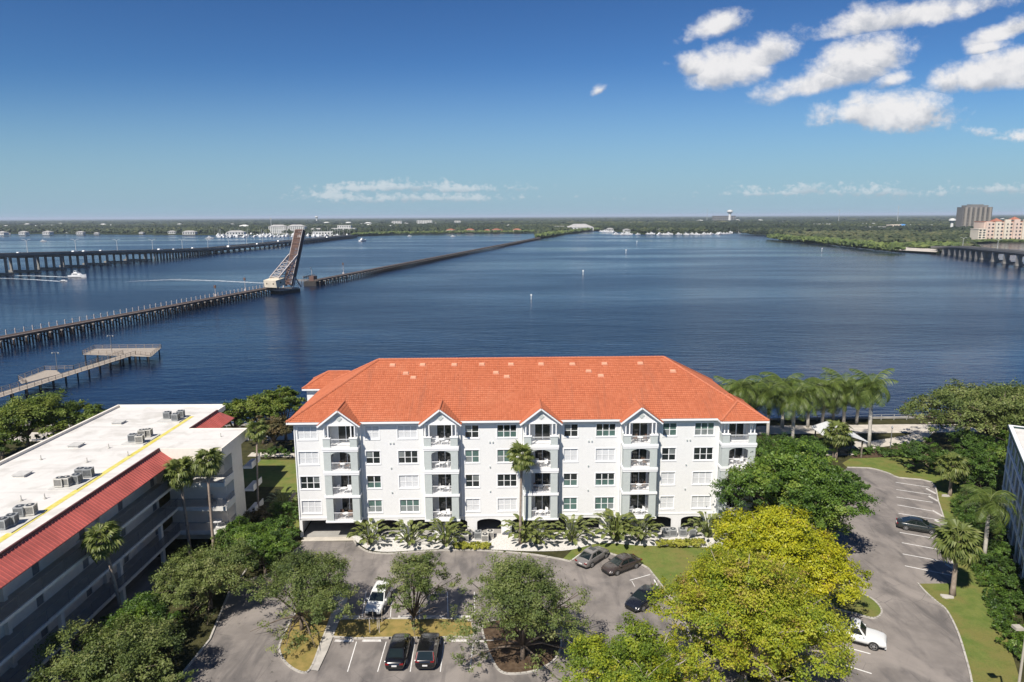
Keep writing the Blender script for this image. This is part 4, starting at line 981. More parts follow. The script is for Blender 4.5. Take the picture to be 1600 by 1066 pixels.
# fenders and the rest pier past the channel
def fender(px, py, L, ang, lab):
    p = G(px, py, WATER_Z); t = thing('channel_fender', lab, 'fender', (p.x, p.y, WATER_Z), ang)
    pf = MB().cyl((0, 0), .22, -3, 1.9, 6).mesh('pile', M_pile)
    for i in range(int(L/2.2)): link('pile', pf, t, (i*2.2, 0, 0))
    part('wale', MB().box(-.3, L, -.2, .2, .6, 1.0).box(-.3, L, -.2, .2, 1.3, 1.7), M_capc, t)
fender(466, 441, 20, math.atan2(tdir.y, tdir.x) - 1.5, 'timber fender leading out from the foot of the drawbridge')
fender(474, 436, 16, math.atan2(tdir.y, tdir.x), 'timber fender across the gap beyond the drawbridge'); fender(510, 441, 22, math.atan2(tdir.y, tdir.x) - .25, 'low timber fender in front of the far trestle start')
p = G(489, 437, TZ); RP = thing('bridge_control_pier', 'rust brown control platform with pale mast at the start of the far trestle', 'platform', (p.x, p.y, 0), math.atan2(tdir.y, tdir.x))
part('platform', MB().box(-4, 6, -4, 4, -5, TZ - .8), M_pile, RP); part('cabin', MB().box(-2, 2.5, -1.5, 1.5, TZ - .8, TZ + 2.2), M_rust, RP); part('railing', MB().box(-3, 5, -3.6, -3.5, TZ + .2, TZ + .3).box(-3, 5, 3.5, 3.6, TZ + .2, TZ + .3), M_silver, RP); part('mast', MB().tube([(-1, 0, TZ + 2.2), (-1, 0, TZ + 6), (-2.4, 0, TZ + 7.5)], .14, 6), M_silver, RP)

# ------------------------------------------------------------------ highway bridge on the left
M_brc = mat('bridge_concrete', (.22, .21, .195), .9, var=.15, vscale=.15)
M_brd = mat('bridge_deck', (.22, .21, .20), .9, var=.12, vscale=.1)
HB = [(Vector((-395, 330, 0)), 14.0), (Vector((-378, 480, 0)), 14.0), (Vector((-368, 590, 0)), 10.5), (Vector((-356, 700, 0)), 6.6), (Vector((-347, 800, 0)), 4.0), (Vector((-322, 1395, 0)), 3.2)]
def along(path, s):
    for (a, za), (b, zb) in zip(path[:-1], path[1:]):
        L = (b - a).length
        if s <= L or b is path[-1][0]: f = min(1., s/L); return a.lerp(b, f), za + (zb - za)*f, (b - a).normalized()
        s -= L
def road_bridge(path, width, name, lab, first, step, ncol, small=.7):
    t = thing(name, lab, 'bridge', (path[0][0].x, path[0][0].y, 0)); o = path[0][0]
    tot = sum((b[0] - a[0]).length for a, b in zip(path[:-1], path[1:])); dk = MB(); pr = MB(); n = int(tot/20); prev = None
    for i in range(n + 1):
        p, z, d = along(path, tot*i/n); s = Vector((d.y, -d.x, 0)); p = p - o
        ring = [p + s*width/2 + Vector((0, 0, z)), p - s*width/2 + Vector((0, 0, z)), p - s*width/2 + Vector((0, 0, z - .6)), p - s*(width/2 - 1.5) + Vector((0, 0, z - 1.9)), p + s*(width/2 - 1.5) + Vector((0, 0, z - 1.9)), p + s*width/2 + Vector((0, 0, z - .6))]
        if prev:
            m = len(dk.v); dk.v += [tuple(q) for q in prev + ring]
            for k in range(6): dk.f.append((m + k, m + (k+1) % 6, m + 6 + (k+1) % 6, m + 6 + k)); dk.mi.append(0); dk.t.append(0)
            for sg in (1, -1, 0): pr.bar(prevp + prevs*sg*(width/2 - .2) + Vector((0, 0, prevz + .45)), p + s*sg*(width/2 - .2) + Vector((0, 0, z + .45)), .35, .9)
        prev, prevp, prevs, prevz = ring, p, s, z
    part('deck', dk, M_brd, t); part('parapet', pr, M_brc, t); s_ = first; cnt = 0
    while s_ < tot and cnt < 140:
        p, z, d = along(path, s_); sd_ = Vector((d.y, -d.x, 0)); p = p - o; b = MB()
        b.bar(p + sd_*(width/2 - 1) + Vector((0, 0, z - 2.4)), p - sd_*(width/2 - 1) + Vector((0, 0, z - 2.4)), 1.6, 1.1)
        big = z > 8
        for k in range(ncol):
            q = p + sd_*(width/2 - 2)*(1 - 2*k/(ncol - 1)); b.box(q.x - small, q.x + small, q.y - small, q.y + small, -6, z - 2.8)
        if big: b.bar(p + sd_*(width/2 + .5) + Vector((0, 0, WATER_Z + 1)), p - sd_*(width/2 + .5) + Vector((0, 0, WATER_Z + 1)), 4, 1.6)
        part('bridge_bent', b, M_brc, t); s_ += step*(1.7 if big else 1.0); cnt += 1
    return t, tot, o
hb, htot, ho = road_bridge(HB, 24, 'highway_bridge', 'long grey concrete highway bridge crossing the river on the left', 60, 16, 4)
M_pole = mat('galvanised_pole', (.45, .46, .46), .5, var=.05)
ORDL = ['first', 'second', 'third', 'fourth', 'fifth', 'sixth', 'seventh', 'eighth', 'ninth', 'tenth', 'eleventh', 'twelfth', 'thirteenth', 'fourteenth', 'fifteenth', 'sixteenth', 'seventeenth', 'eighteenth', 'nineteenth']
def lamp_proto(h=9.):
    t = thing('bridge_lamp', '', 'street lamp'); part('pole', MB().tube([(0, 0, 0), (0, 0, h*.8), (0, 0, h)], [.24, .18, .14], 6), M_pole, t)
    for s in (-1, 1):
        part('arm', MB().tube([(0, 0, h - .4), (s*1.2, 0, h + .8), (s*2.6, 0, h + 1.2)], .12, 6), M_pole, t); part('lamp_head', MB().box(s*3.0 - .7, s*3.0 + .7, -.25, .25, h + 1.08, h + 1.3), M_pole, t)
    return t
lp_ = lamp_proto(); s_ = 150.; first = True
while s_ < 1000:
    p, z, d = along(HB, s_); loc = p + Vector((0, 0, z + .9)); rz = math.atan2(d.y, d.x) + math.pi/2
    nth = int(round((s_ - 150)/52)); lab = f"{ORDL[nth]} twin-armed lamp post on the left highway bridge, counted from the left edge"
    if first: lp_.location = loc; lp_.rotation_euler = (0, 0, rz); lp_['label'] = lab; lp_['group'] = 'lamps on the left bridge'; first = False
    else: dup(lp_, loc, rz, lab, 'lamps on the left bridge')
    s_ += 52
# right-hand road bridge
RBp = [(G(1464, 392, .2), 4.2), (G(1500, 399, WATER_Z), 7.0), (G(1600, 416, WATER_Z) , 9.0), (G(1600, 416, WATER_Z) + (G(1600, 416, WATER_Z) - G(1500, 399, WATER_Z))*.8, 9.0)]
RBp = [(Vector((p.x, p.y, 0)), z) for p, z in RBp]
rb_, rtot, ro = road_bridge(RBp, 13, 'road_bridge', 'dark concrete road bridge on square piers leaving the frame at right', 14, 15, 2, 1.5)
for s_, w in ((60, 'nearer the far bank'), (150, 'nearer the right edge')):
    p, z, d = along(RBp, s_); dup(lp_, p + Vector((0, 0, z + .9)), math.atan2(d.y, d.x) + math.pi/2, f'lamp post on the right road bridge, {w}', 'lamps on the right bridge', .8)

# ------------------------------------------------------------------ vegetation
M_bark = mat('bark', (.13, .10, .075), .9, var=.3, vscale=6., bump=.4, bscale=12.)
M_barkpale = mat('pale_bark', (.30, .26, .21), .9, var=.2, vscale=6.)
M_palmtrunk = mat('palm_trunk', (.33, .27, .22), .9, col2=(.22, .17, .135), vscale=3., bump=.4, bscale=8.)
M_royal = mat('royal_palm_trunk', (.52, .49, .44), .85, col2=(.40, .37, .32), vscale=1.5)
M_oak = tint_mat('oak_leaves', [(0, (.056, .086, .020)), (.45, (.112, .150, .036)), (.8, (.165, .200, .052)), (1, (.225, .240, .09))], .6, .25)
M_fig = tint_mat('dark_green_leaves', [(0, (.032, .068, .011)), (.5, (.082, .150, .020)), (.85, (.135, .215, .028)), (1, (.20, .26, .04))], .5, .28)
M_yel = tint_mat('yellow_green_leaves', [(0, (.14, .19, .014)), (.35, (.290, .320, .016)), (.7, (.410, .405, .018)), (.94, (.52, .47, .022)), (1, (.30, .20, .05))], .5, .30)
M_mix = tint_mat('browning_green_leaves', [(0, (.11, .170, .016)), (.3, (.225, .280, .018)), (.66, (.355, .360, .020)), (.86, (.32, .27, .050)), (1, (.27, .17, .060))], .6, .28)
M_shore = tint_mat('shore_tree_leaves', [(0, (.040, .072, .012)), (.5, (.105, .155, .020)), (1, (.180, .215, .032))], .6, .28)
M_shrub = tint_mat('shrub_leaves', [(0, (.028, .056, .012)), (.5, (.065, .125, .018)), (1, (.115, .195, .030))], .55, .25)
M_lime = tint_mat('lime_hedge_leaves', [(0, (.16, .18, .020)), (.5, (.32, .33, .040)), (1, (.48, .45, .10))], .6, .25)
M_red = tint_mat('bronze_shrub_leaves', [(0, (.055, .055, .018)), (.5, (.115, .095, .035)), (1, (.18, .13, .06))], .6, .22)
M_frond = tint_mat('palm_fronds', [(0, (.040, .070, .014)), (.5, (.095, .140, .026)), (1, (.165, .200, .045))], .5, .25)
M_fan = tint_mat('fan_palm_leaves', [(0, (.065, .090, .020)), (.5, (.130, .165, .038)), (1, (.21, .225, .07))], .5, .25)
M_deadfrond = tint_mat('dead_fronds', [(0, (.14, .09, .045)), (1, (.26, .17, .085))], .8, .1)
M_bop = tint_mat('paddle_leaves', [(0, (.055, .080, .018)), (.5, (.125, .155, .036)), (1, (.24, .25, .085))], .4, .22)

def make_lobes(rad, zc, zr, n, seed, spread=.62, size=.46):
    """leafy masses: a dome of lobes with a skirt of lower ones, so that the outline stays uneven."""
    r = np.random.RandomState(seed); out = []
    for i in range(n):
        a = 2*math.pi*(i*.618 + r.rand()*.3); q = math.sqrt((i + .5)/n)*spread*(.72 + .5*r.rand())
        zz = zr*((1 - q*q*1.6)*.62*(.4 + .8*r.rand()) - .15)
        s = rad*size*(.6 + .7*r.rand())
        out.append((rad*q*math.cos(a)*1.08, rad*q*math.sin(a)*1.08, zc + zz, s, s*(.8 + .4*r.rand()), min(s*.74, zr*.7)))
    out.append((0, 0, zc + zr*.1, rad*.5, rad*.5, zr*.55)); out.append((rad*.2, -rad*.2, zc - zr*.2, rad*.5, rad*.45, zr*.4))
    for i in range(max(3, n//3)):
        a = 2*math.pi*r.rand(); q = spread*(.55 + .5*r.rand()); s = rad*size*(.45 + .4*r.rand())
        out.append((rad*q*math.cos(a), rad*q*math.sin(a), max(s*.75, zc - zr*(.45 + .45*r.rand())), s, s, s*.66))
    return out
def crown_mesh(name, lobes, n, size, m, seed, clumps=None, flat=.6, aspect=.55, tbias=0., tspread=.24):
    r = np.random.RandomState(seed); L = np.array(lobes); ar = L[:, 3]*L[:, 4] + L[:, 3]*L[:, 5]; ar = ar/ar.sum()
    nc = clumps or max(40, n//85); li = r.choice(len(L), nc, p=ar); lt = r.randn(len(L))*tspread*.7
    d = r.randn(nc, 3); d /= np.linalg.norm(d, axis=1)[:, None]; low = d[:, 2] < -.35; d[low, 2] *= -.6
    f = .62 + .45*np.sqrt(r.rand(nc)); cc = L[li, :3] + d*L[li, 3:6]*f[:, None]
    cr = L[li, 3:6].mean(1)*(.09 + .13*r.rand(nc)); ct = np.clip(.5 + tbias + lt[li] + r.randn(nc)*tspread*.75, 0, 1)
    w = cr**2; k = r.choice(nc, n, p=w/w.sum()); pos = cc[k] + r.randn(n, 3)*cr[k][:, None]*np.array([.8, .8, flat*.8])
    nrm = d[k]*.7 + r.randn(n, 3)*.55 + np.array([0, 0, .65]); nrm /= np.linalg.norm(nrm, axis=1)[:, None]
    t = r.randn(n, 3); t -= nrm*(t*nrm).sum(1)[:, None]; t /= np.linalg.norm(t, axis=1)[:, None]; b = np.cross(nrm, t)
    s = size*(.5 + 1.0*r.rand(n)**1.3)[:, None]
    v = np.stack([pos - t*s*.5, pos + b*s*aspect*.5 - nrm*s*.06, pos + t*s*.5 - nrm*s*.1, pos - b*s*aspect*.5 - nrm*s*.06], 1).reshape(-1, 3)
    return fast_mesh(name, v, 4, m, np.clip(ct[k] + r.randn(n)*.11, 0, 1))
def trunk_mesh(lobes, rad, fork, m, seed, extra=2, lean=(0, 0)):
    r = random.Random(seed); mb = MB(); fx = Vector((lean[0], lean[1], fork))
    mb.tube([(0, 0, -.3), (lean[0]*.2, lean[1]*.2, fork*.4), fx], [rad*1.35, rad, rad*.85], 8)
    for l in lobes:
        c = Vector(l[:3]); mid = fx.lerp(c, .5) + Vector((r.uniform(-.3, .3), r.uniform(-.3, .3), .25*(c - fx).length*.5))
        mb.tube([fx, mid, c, c + (c - mid)*.5], [rad*.6, rad*.36, rad*.18, .02], 6)
        for k in range(extra):
            a = mid.lerp(c, r.random()); e = c + Vector((r.uniform(-1, 1)*l[3], r.uniform(-1, 1)*l[4], r.uniform(-.3, .9)*l[5])); mb.tube([a, a.lerp(e, .5) + Vector((0, 0, .15)), e], [rad*.18, rad*.11, .012], 5)
    return mb.mesh('trunk', m, True)
def tree(name, label, x, y, lobes, n, size, m, rad=.22, fork=2.2, seed=1, bark=None, group=None, z=0., cat='tree', **k):
    t = thing(name, label, cat, (x, y, z), 0, group)
    link('trunk', trunk_mesh(lobes, rad, fork, bark or M_bark, seed), t); link('crown', crown_mesh('crown', lobes, n, size, m, seed, **k), t)
    return t
def shrub(name, label, x, y, r_, h, n, size, m, seed, group=None, sy=1., z=0.):
    lobes = [(r_*.45*math.cos(a), r_*.45*sy*math.sin(a), h*.5, r_*.62, r_*.62*sy, h*.5) for a in np.arange(5)*2*math.pi/5 + seed]; lobes.append((0, 0, h*.62, r_*.6, r_*.6*sy, h*.42))
    t = thing(name, label, 'shrub', (x, y, z), 0, group); mb = MB(); q = random.Random(seed)
    for i in range(6): a = q.random()*6.28; mb.tube([(0, 0, -.1), (math.cos(a)*r_*.3, math.sin(a)*r_*.3*sy, h*.45), (math.cos(a)*r_*.6, math.sin(a)*r_*.6*sy, h*.8)], [.06, .04, .015], 5)
    link('stems', mb.mesh('stems', M_bark), t); link('foliage', crown_mesh('foliage', lobes, n, size, m, seed, clumps=max(25, n//45)), t)
    return t

# oaks of the centre lot
g1_ = G(480, 985); tree('oak_tree', 'rounded oak on the kerbed island left of the white sport utility car', g1_.x - .5, g1_.y, make_lobes(5.3, 4.7, 4.3, 17, 3, .76, .34), 35000, .17, M_oak, .2, 1.5, 3)
g2_ = G(650, 981); tree('oak_tree', 'thin see-through oak on the dry grass median beside the white car', g2_.x - .2, g2_.y, make_lobes(4.1, 4.9, 4.5, 15, 7, .78, .32), 15500, .17, M_oak, .14, 1.2, 7, tbias=.04)
g3_ = G(808, 1030); tree('oak_tree', 'tall oak on the mulch island in the middle of the lot', g3_.x + .5, g3_.y, make_lobes(5.9, 5.6, 5.8, 23, 11, .80, .31), 37000, .175, M_oak, .22, 1.4, 11)
for (x, y, rr, h, zr, lab, m, s, n) in [
    (-30.6, 63.2, 4.9, 3.9, 3.4, 'grey green oak beside the foot of the corner block', M_oak, 21, 34000),
    (-34.0, 56.5, 3.8, 2.8, 2.6, 'bright green bushy tree beside the nearest leaning palm', M_fig, 22, 26000),
    (-32.6, 49.5, 5.6, 3.6, 3.2, 'broad dark oak at the bottom left corner in front of the galleries', M_oak, 23, 40000),
    (-25.2, 45.8, 3.1, 2.6, 2.4, 'small oak at the bottom edge right of the broad corner oak', M_oak, 24, 14000),
    (-27.6, 70.2, 3.8, 3.4, 3.2, 'dense dark tree in front of the white corner block', M_fig, 25, 26000),
    (-32.0, 73.6, 2.8, 2.8, 2.4, 'shrubby green tree with pale blossom against the corner block wall', M_fig, 26, 15000)]:
    tree('garden_tree', lab, x, y, make_lobes(rr, h, zr, 13, s, .70, .38), n, .19, m, .17, 1.1, s)
# the big trees in the right foreground
tree('fig_tree', 'large dark green tree covering the right corner of the white building', 32.2, 74.8, make_lobes(7.3, 7.8, 7.4, 30, 31, .80, .31), 90000, .27, M_fig, .42, 2.4, 31)
tree('yellow_tree', 'large bright yellow green tree in front of the dark green one', 25.0, 60.2, make_lobes(6.8, 7.0, 6.6, 32, 32, .84, .30), 98000, .22, M_yel, .36, 2.2, 32, tbias=.06, tspread=.18)
tree('browning_tree', 'broad browning yellow green tree at the bottom centre right', 19.0, 50.6, make_lobes(7.1, 7.6, 6.6, 36, 33, .86, .28), 110000, .185, M_mix, .36, 2.0, 33, bark=M_barkpale, tspread=.24)
tree('browning_tree', 'smaller green tree at the bottom edge left of the broad browning tree', 9.2, 46.0, make_lobes(5.0, 5.2, 4.4, 18, 34, .76, .34), 46000, .185, M_mix, .25, 1.6, 34, bark=M_barkpale, tbias=-.2)
# the gardens between the buildings
q = random.Random(8)
for i, (px, py, r_, h, m, lab) in enumerate([(388, 828, 2.0, 2.6, M_red, 'bronze shrub below the lawn beside the corner block'), (412, 850, 2.2, 2.6, M_shrub, 'dark shrub at the left of the garage drive'), (438, 838, 1.8, 2.4, M_shrub, 'green shrub against the garage wall corner'), (446, 815, 1.7, 2.8, M_shrub, 'tall shrub beside the white building wall'), (405, 822, 1.8, 2.2, M_red, 'reddish shrub in the middle of the garden bed'), (425, 868, 1.6, 1.7, M_red, 'low bronze shrub beside the drive edge'), (375, 868, 2.4, 3.0, M_shrub, 'broad green shrub next to the dense dark tree'), (398, 885, 2.0, 2.2, M_shrub, 'low green shrub bordering the lot at left'), (455, 845, 1.1, 1.5, M_shrub, 'small shrub at the garage entrance corner')]):
    p = G(px, py); shrub('garden_shrub', lab, p.x, p.y, r_, h, 3200, .24, m, 40 + i, 'shrubs between the buildings')
M_timber = mat('garden_steps_timber', (.30, .24, .20), .85)
fa, fb = G(447, 805), G(461, 778)
fw = thing('garden_wall', 'low reddish garden wall climbing beside the white building', 'wall', fa, math.atan2(fb.y - fa.y, fb.x - fa.x))
part('coping', MB().box(0, (fb - fa).length, -.25, .25, .7, .82), M_timber, fw); part('wall_face', MB().box(.05, (fb - fa).length - .05, -.2, .2, 0, .7), M_mulch, fw)
# hedge behind the lawn and low hedges by the AC units
def hedge(label, a, b, w, h, n, size, m, seed, z=0.):
    a, b = Vector(a), Vector(b); d = b - a; L = d.length; k = max(2, int(L/(w*.5))); ang = math.atan2(d.y, d.x)
    lobes = [(L*(i + .5)/k, 0, h*.52, w*.55, w*.5, h*.48) for i in range(k)]
    t = thing('hedge', label, 'hedge', (a.x, a.y, z), ang); mb = MB()
    for i in range(k): mb.tube([(L*(i + .5)/k, 0, -.1), (L*(i + .5)/k, .05, h*.7)], [.04, .02], 5)
    link('stems', mb.mesh('stems', M_bark), t); link('foliage', crown_mesh('foliage', lobes, n, size, m, seed, clumps=max(40, n//40), flat=.8), t)
hedge('clipped dark hedge behind the shaded lawn between the buildings', (-42, 107, 0), (-24, 107.5, 0), 1.6, 2.0, 7000, .22, M_shrub, 61)
hedge('low lime hedge in front of the left air conditioners', G(712, 858), G(763, 858), 1.2, .8, 6000, .17, M_lime, 62)
hedge('low lime hedge in front of the right air conditioners', G(1030, 855), G(1097, 854), 1.3, .9, 7500, .17, M_lime, 63)
# ground air conditioners
for i, (x, y, k) in enumerate([(714, 843, 0), (727, 845.5, 1), (733, 840, 1), (747, 841, 0), (758, 845.5, 1), (766, 840, 1)]): put_ac(G(x, y, .05), k, f"{'grey' if k == 0 else 'beige'} air conditioner behind the left lime hedge", 'ground units behind the left hedge')
for i, (x, y, k) in enumerate([(1040, 838, 0), (1051, 837, 0), (1066, 836.5, 0), (1081, 836, 0)]): put_ac(G(x, y, .05), k, ['leftmost', 'second', 'third', 'rightmost'][i] + ' grey air conditioner behind the right lime hedge', 'ground units behind the right hedge')

# palms ---------------------------------------------------------------
def frond_mesh(L, droop, seed, nl=34, w=.052):
    r = random.Random(seed); mb = MB(); pts = []
    for i in range(nl + 1):
        t = i/nl; a = R(52) - droop*t*1.25; 
        if i == 0: p = Vector((0, 0, 0))
        else: p = pts[-1] + Vector((math.cos(a), 0, math.sin(a)))*L/nl
        pts.append(p)
    mb.tint = .8; mb.tube(pts[::4], list(np.linspace(.05, .008, len(pts[::4]))), 4)
    for i in range(3, nl + 1):
        t = i/nl; ll = L*.34*math.sin(math.pi*min(1, .12 + t*.86))**.7
        d = (pts[i] - pts[i-1]).normalized()
        for s in (-1, 1):
            mb.tint = min(1, max(0, r.gauss(.5, .2))); dr = Vector((d.x*.55, s*.85, d.z*.5 - .2 - r.random()*.5)).normalized()
            a = pts[i]; b = a + dr*ll*.55; c = a + dr*ll + Vector((0, 0, -.22*ll)); wv = d*w
            mb.face([a - wv*.5, b - wv*.8, b + wv*.8, a + wv*.5]); mb.face([b - wv*.8, c, b + wv*.8])
    return mb.mesh('frond', M_frond, False, True)
FR = [frond_mesh(3.7, R(62 + 18*i), 70 + i) for i in range(4)]
def fan_mesh(pet, rad, droop, seed, m, n=17):
    r = random.Random(seed); mb = MB(); mb.tint = .7; e = Vector((pet, 0, -.10*pet)); mb.tube([(0, 0, 0), (pet*.5, 0, .06), e], [.035, .03, .025], 4)
    for i in range(n):
        a = R(-118 + 236*i/(n - 1)); mb.tint = min(1, max(0, r.gauss(.5, .22)))
        d = Vector((math.cos(a), math.sin(a), 0)); s = Vector((-math.sin(a), math.cos(a), 0)); l = rad*(.8 + .25*r.random()); hw2 = rad*.095
        z1, z2 = -.10*rad*droop, -.5*rad*droop*(.7 + .6*r.random()); fold = Vector((0, 0, .05*rad*(1 if i % 2 else -1)))
        m1 = e + d*l*.6 + Vector((0, 0, z1)); tip = e + d*l*(1 - .12*droop) + Vector((0, 0, z2))
        mb.face([e, m1 - s*hw2 + fold, m1 + s*hw2 - fold]); mb.face([m1 - s*hw2 + fold, tip - s*hw2*.12, tip + s*hw2*.12, m1 + s*hw2 - fold])
    return mb.mesh('frond', m, False, True)
FAN = [fan_mesh(.95, 1.05, .8 + .3*i, 80 + i, M_fan) for i in range(3)]; FAND = [fan_mesh(.8, 1.0, 1.6, 90 + i, M_deadfrond) for i in range(2)]
def palm(label, x, y, h, kind='fan', seed=1, size=1., lean=(0, 0), nf=26, trunk_r=.16, group=None, z=0., dead=5):
    t = thing({'fan': 'fan_palm', 'royal': 'royal_palm'}[kind], label, 'palm', (x, y, z), 0, group); r = random.Random(seed); top = Vector((lean[0], lean[1], h))
    if kind == 'royal':
        link('trunk', MB().tube([(0, 0, -.2), (lean[0]*.2, lean[1]*.2, h*.3), (lean[0]*.6, lean[1]*.6, h*.65), top], [trunk_r*1.5, trunk_r*1.25, trunk_r*1.35, trunk_r], 10).mesh('trunk', M_royal, True), t)
        link('crownshaft', MB().tube([top, top + Vector((0, 0, .8)), top + Vector((0, 0, 1.5))], [trunk_r*.95, trunk_r*.8, trunk_r*.4], 8).mesh('crownshaft', mat('crownshaft_green', (.13, .20, .05), .5), True), t); top = top + Vector((0, 0, 1.4))
        for i in range(nf):
            a = i*2.39996 + r.random()*.3; pt_ = (i/nf); el_ = R(25) - R(95)*pt_
            link('frond', FR[r.randrange(4)], t, top + Vector((0, 0, -.25*pt_)), (r.uniform(-.3, .3), -el_, a), size*(.85 + .3*r.random()))
    else:
        pts_ = [Vector((lean[0]*f**1.5, lean[1]*f**1.5, h*f)) for f in (0, .15, .4, .7, 1)]
        pts_[0].z = -.2
        link('trunk', MB().tube(pts_, [trunk_r*1.7, trunk_r*1.15, trunk_r, trunk_r*.9, trunk_r*1.1], 9).mesh('trunk', M_palmtrunk, True), t)
        for i in range(nf):
            a = i*2.39996 + r.random()*.35; f = i/nf; el_ = R(72) - R(125)*f
            link('frond', FAN[r.randrange(3)], t, top + Vector((0, 0, .15 - .3*f)), (r.uniform(-.4, .4), -el_, a), size*(.85 + .3*r.random()))
        for i in range(dead): link('dead_frond', FAND[i % 2], t, top + Vector((0, 0, -.3)), (r.uniform(-.4, .4), R(62 + 16*r.random()), r.random()*6.28), size*.85)
    return t
def palm_px(label, bx, by, tx, ty, kind='fan', **k):
    """foot on the ground at one sight line, head where a second one passes over the foot's distance."""
    b = G(bx, by); d = ray(tx, ty); t = b.y/d[1]; top = Vector((d[0]*t, b.y, CAM_H + d[2]*t))
    return palm(label, b.x, b.y, top.z, kind, lean=(top.x - b.x, 0), **k)
palm_px('tall fan palm right of the pair in front of the corner block', 335, 868, 323, 722, seed=1, size=1.0, trunk_r=.15)
palm_px('tall fan palm left of the pair in front of the corner block', 298, 870, 280, 738, seed=2, size=1.05, trunk_r=.16)
palm_px('fan palm with reddish leaning trunk before the galleries at lower left', 196, 990, 160, 843, seed=3, size=1.0, trunk_r=.16)
palm_px('tall slender fan palm standing before the middle balconies', 813, 850, 815, 714, seed=4, size=.95, trunk_r=.15, nf=28)
palm_px('slender fan palm on the lawn behind the corner block', 405, 818, 401, 672, seed=5, size=.85, trunk_r=.12, nf=20)
palm_px('stout fan palm at the lower lawn tip of the right-hand lot', 1488, 930, 1497, 846, seed=6, size=1.25, trunk_r=.22, nf=34, dead=2)
palm_px('fan palm beside the top corner of the right-hand lot', 1484, 774, 1487, 728, seed=7, size=1.15, trunk_r=.20, nf=32, dead=2)
palm_px('young fan palm in front of the picnic pavilion', 1306, 716, 1308, 676, seed=9, size=1.2, trunk_r=.2, nf=30, dead=2)
palm_px('feathery palm with golden shaft beside the pale blue building', 1537, 878, 1545, 800, 'royal', seed=8, size=.95, trunk_r=.16, nf=16)
for i, (bx, by, tx, ty, lab) in enumerate([(1160, 690, 1160, 610, 'royal palm nearest the orange roof'), (1199, 690, 1203, 615, 'second royal palm from the orange roof'), (1238, 694, 1240, 622, 'third royal palm from the orange roof, with full dark crown'), (1284, 664, 1287, 607, 'royal palm left of the pavilion roof'), (1318, 664, 1322, 606, 'royal palm behind the pavilion roof'), (1357, 707, 1362, 606, 'tall white-trunked royal palm right of the pavilion'), (1222, 668, 1222, 604, 'smaller royal palm behind the third one'), (1302, 658, 1303, 612, 'thin royal palm at the river railing'), (1180, 668, 1180, 612, 'royal palm between the first two near the roof'), (1262, 668, 1262, 612, 'royal palm between the third one and the pavilion'), (1338, 662, 1340, 612, 'royal palm half behind the tall white-trunked one'), (1150, 672, 1150, 616, 'royal palm half hidden behind the orange roof edge')]):
    palm_px(lab, bx, by, tx + (i*37 % 7) - 3, ty + 7 + (i*5 % 4), 'royal', seed=20 + i, size=1.14 + .07*(i*3 % 5), trunk_r=.22, nf=22 + i % 5, group='royal palms along the promenade')
palm_px('short fan palm behind the lot by the pale blue building', 1548, 740, 1552, 712, seed=12, size=1.2, trunk_r=.2, nf=28)

# paddle-leaved plants at the foot of the building
def paddle(seed):
    r = random.Random(seed); mb = MB(); L = 1.5; pts = [Vector((0, 0, 0)), Vector((.12, 0, .9)), Vector((.38, 0, 1.7)), Vector((.75, 0, 2.3)), Vector((1.25, 0, 2.65)), Vector((1.75, 0, 2.62))]
    mb.tint = .5; mb.tube(pts[:4], [.05, .04, .035, .025], 4)
    bl = [pts[3].lerp(pts[4], .0), pts[3].lerp(pts[4], .5), pts[4], pts[4].lerp(pts[5], .6), pts[5]]; ws = [.05, .22, .25, .18, .02]
    for s in (-1, 1):
        for i in range(4):
            mb.tint = min(1, max(0, r.gauss(.5, .25))); mb.face([bl[i], bl[i+1], bl[i+1] + Vector((0, s*ws[i+1], .10*ws[i+1] - r.random()*.06)), bl[i] + Vector((0, s*ws[i], .10*ws[i]))])
    return mb.mesh('leaf', M_bop, False, True)
PAD = [paddle(100 + i) for i in range(4)]
def paddle_plant(px, py, size, n, lab, seed):
    p = G(px, py); r = random.Random(seed); t = thing('paddle_plant', lab, 'plant', (p.x, p.y, .05), 0, 'paddle-leaved plants along the building')
    mb = MB()
    for k in range(5): a = r.random()*6.28; mb.tube([(.25*math.cos(a), .25*math.sin(a), -.05), (.3*math.cos(a), .3*math.sin(a), .8*size)], [.10, .07], 6)
    link('stems', mb.mesh('stems', M_barkpale), t)
    n = int(n*1.25)
    for i in range(n):
        a = i*2.4 + r.random()*.4; tl = R(-12 + 46*(i/n)**.8 + r.uniform(-6, 6))
        link('leaf', PAD[r.randrange(4)], t, (.2*math.cos(a), .2*math.sin(a), .15*size*r.random()), (0, tl, a), size*(.60 + .36*r.random()))
for i, (x, y, s, n, lab) in enumerate([(578, 851, 1.15, 40, 'paddle-leaved plant nearest the garage entrance'), (641, 852, 1.1, 40, 'second paddle-leaved plant from the garage entrance'), (697, 853, 1.15, 42, 'third paddle-leaved plant, left of the air conditioners'), (818, 848, 1.2, 40, 'paddle-leaved plant at the foot of the slender middle palm'), (840, 850, 1.05, 34, 'paddle-leaved plant just right of the slender middle palm'), (893, 847, 1.25, 42, 'paddle-leaved plant behind the silver grey sedan'), (962, 846, 1.35, 46, 'largest paddle-leaved plant above the lawn'), (1000, 845, 1.15, 40, 'paddle-leaved plant left of the right air conditioners'), (1105, 840, 1.2, 36, 'paddle-leaved plant beside the yellow tree'), (443, 800, 1.1, 30, 'paddle-leaved plant in the bed left of the building')]):
    paddle_plant(x, y, s, n, lab, 120 + i)

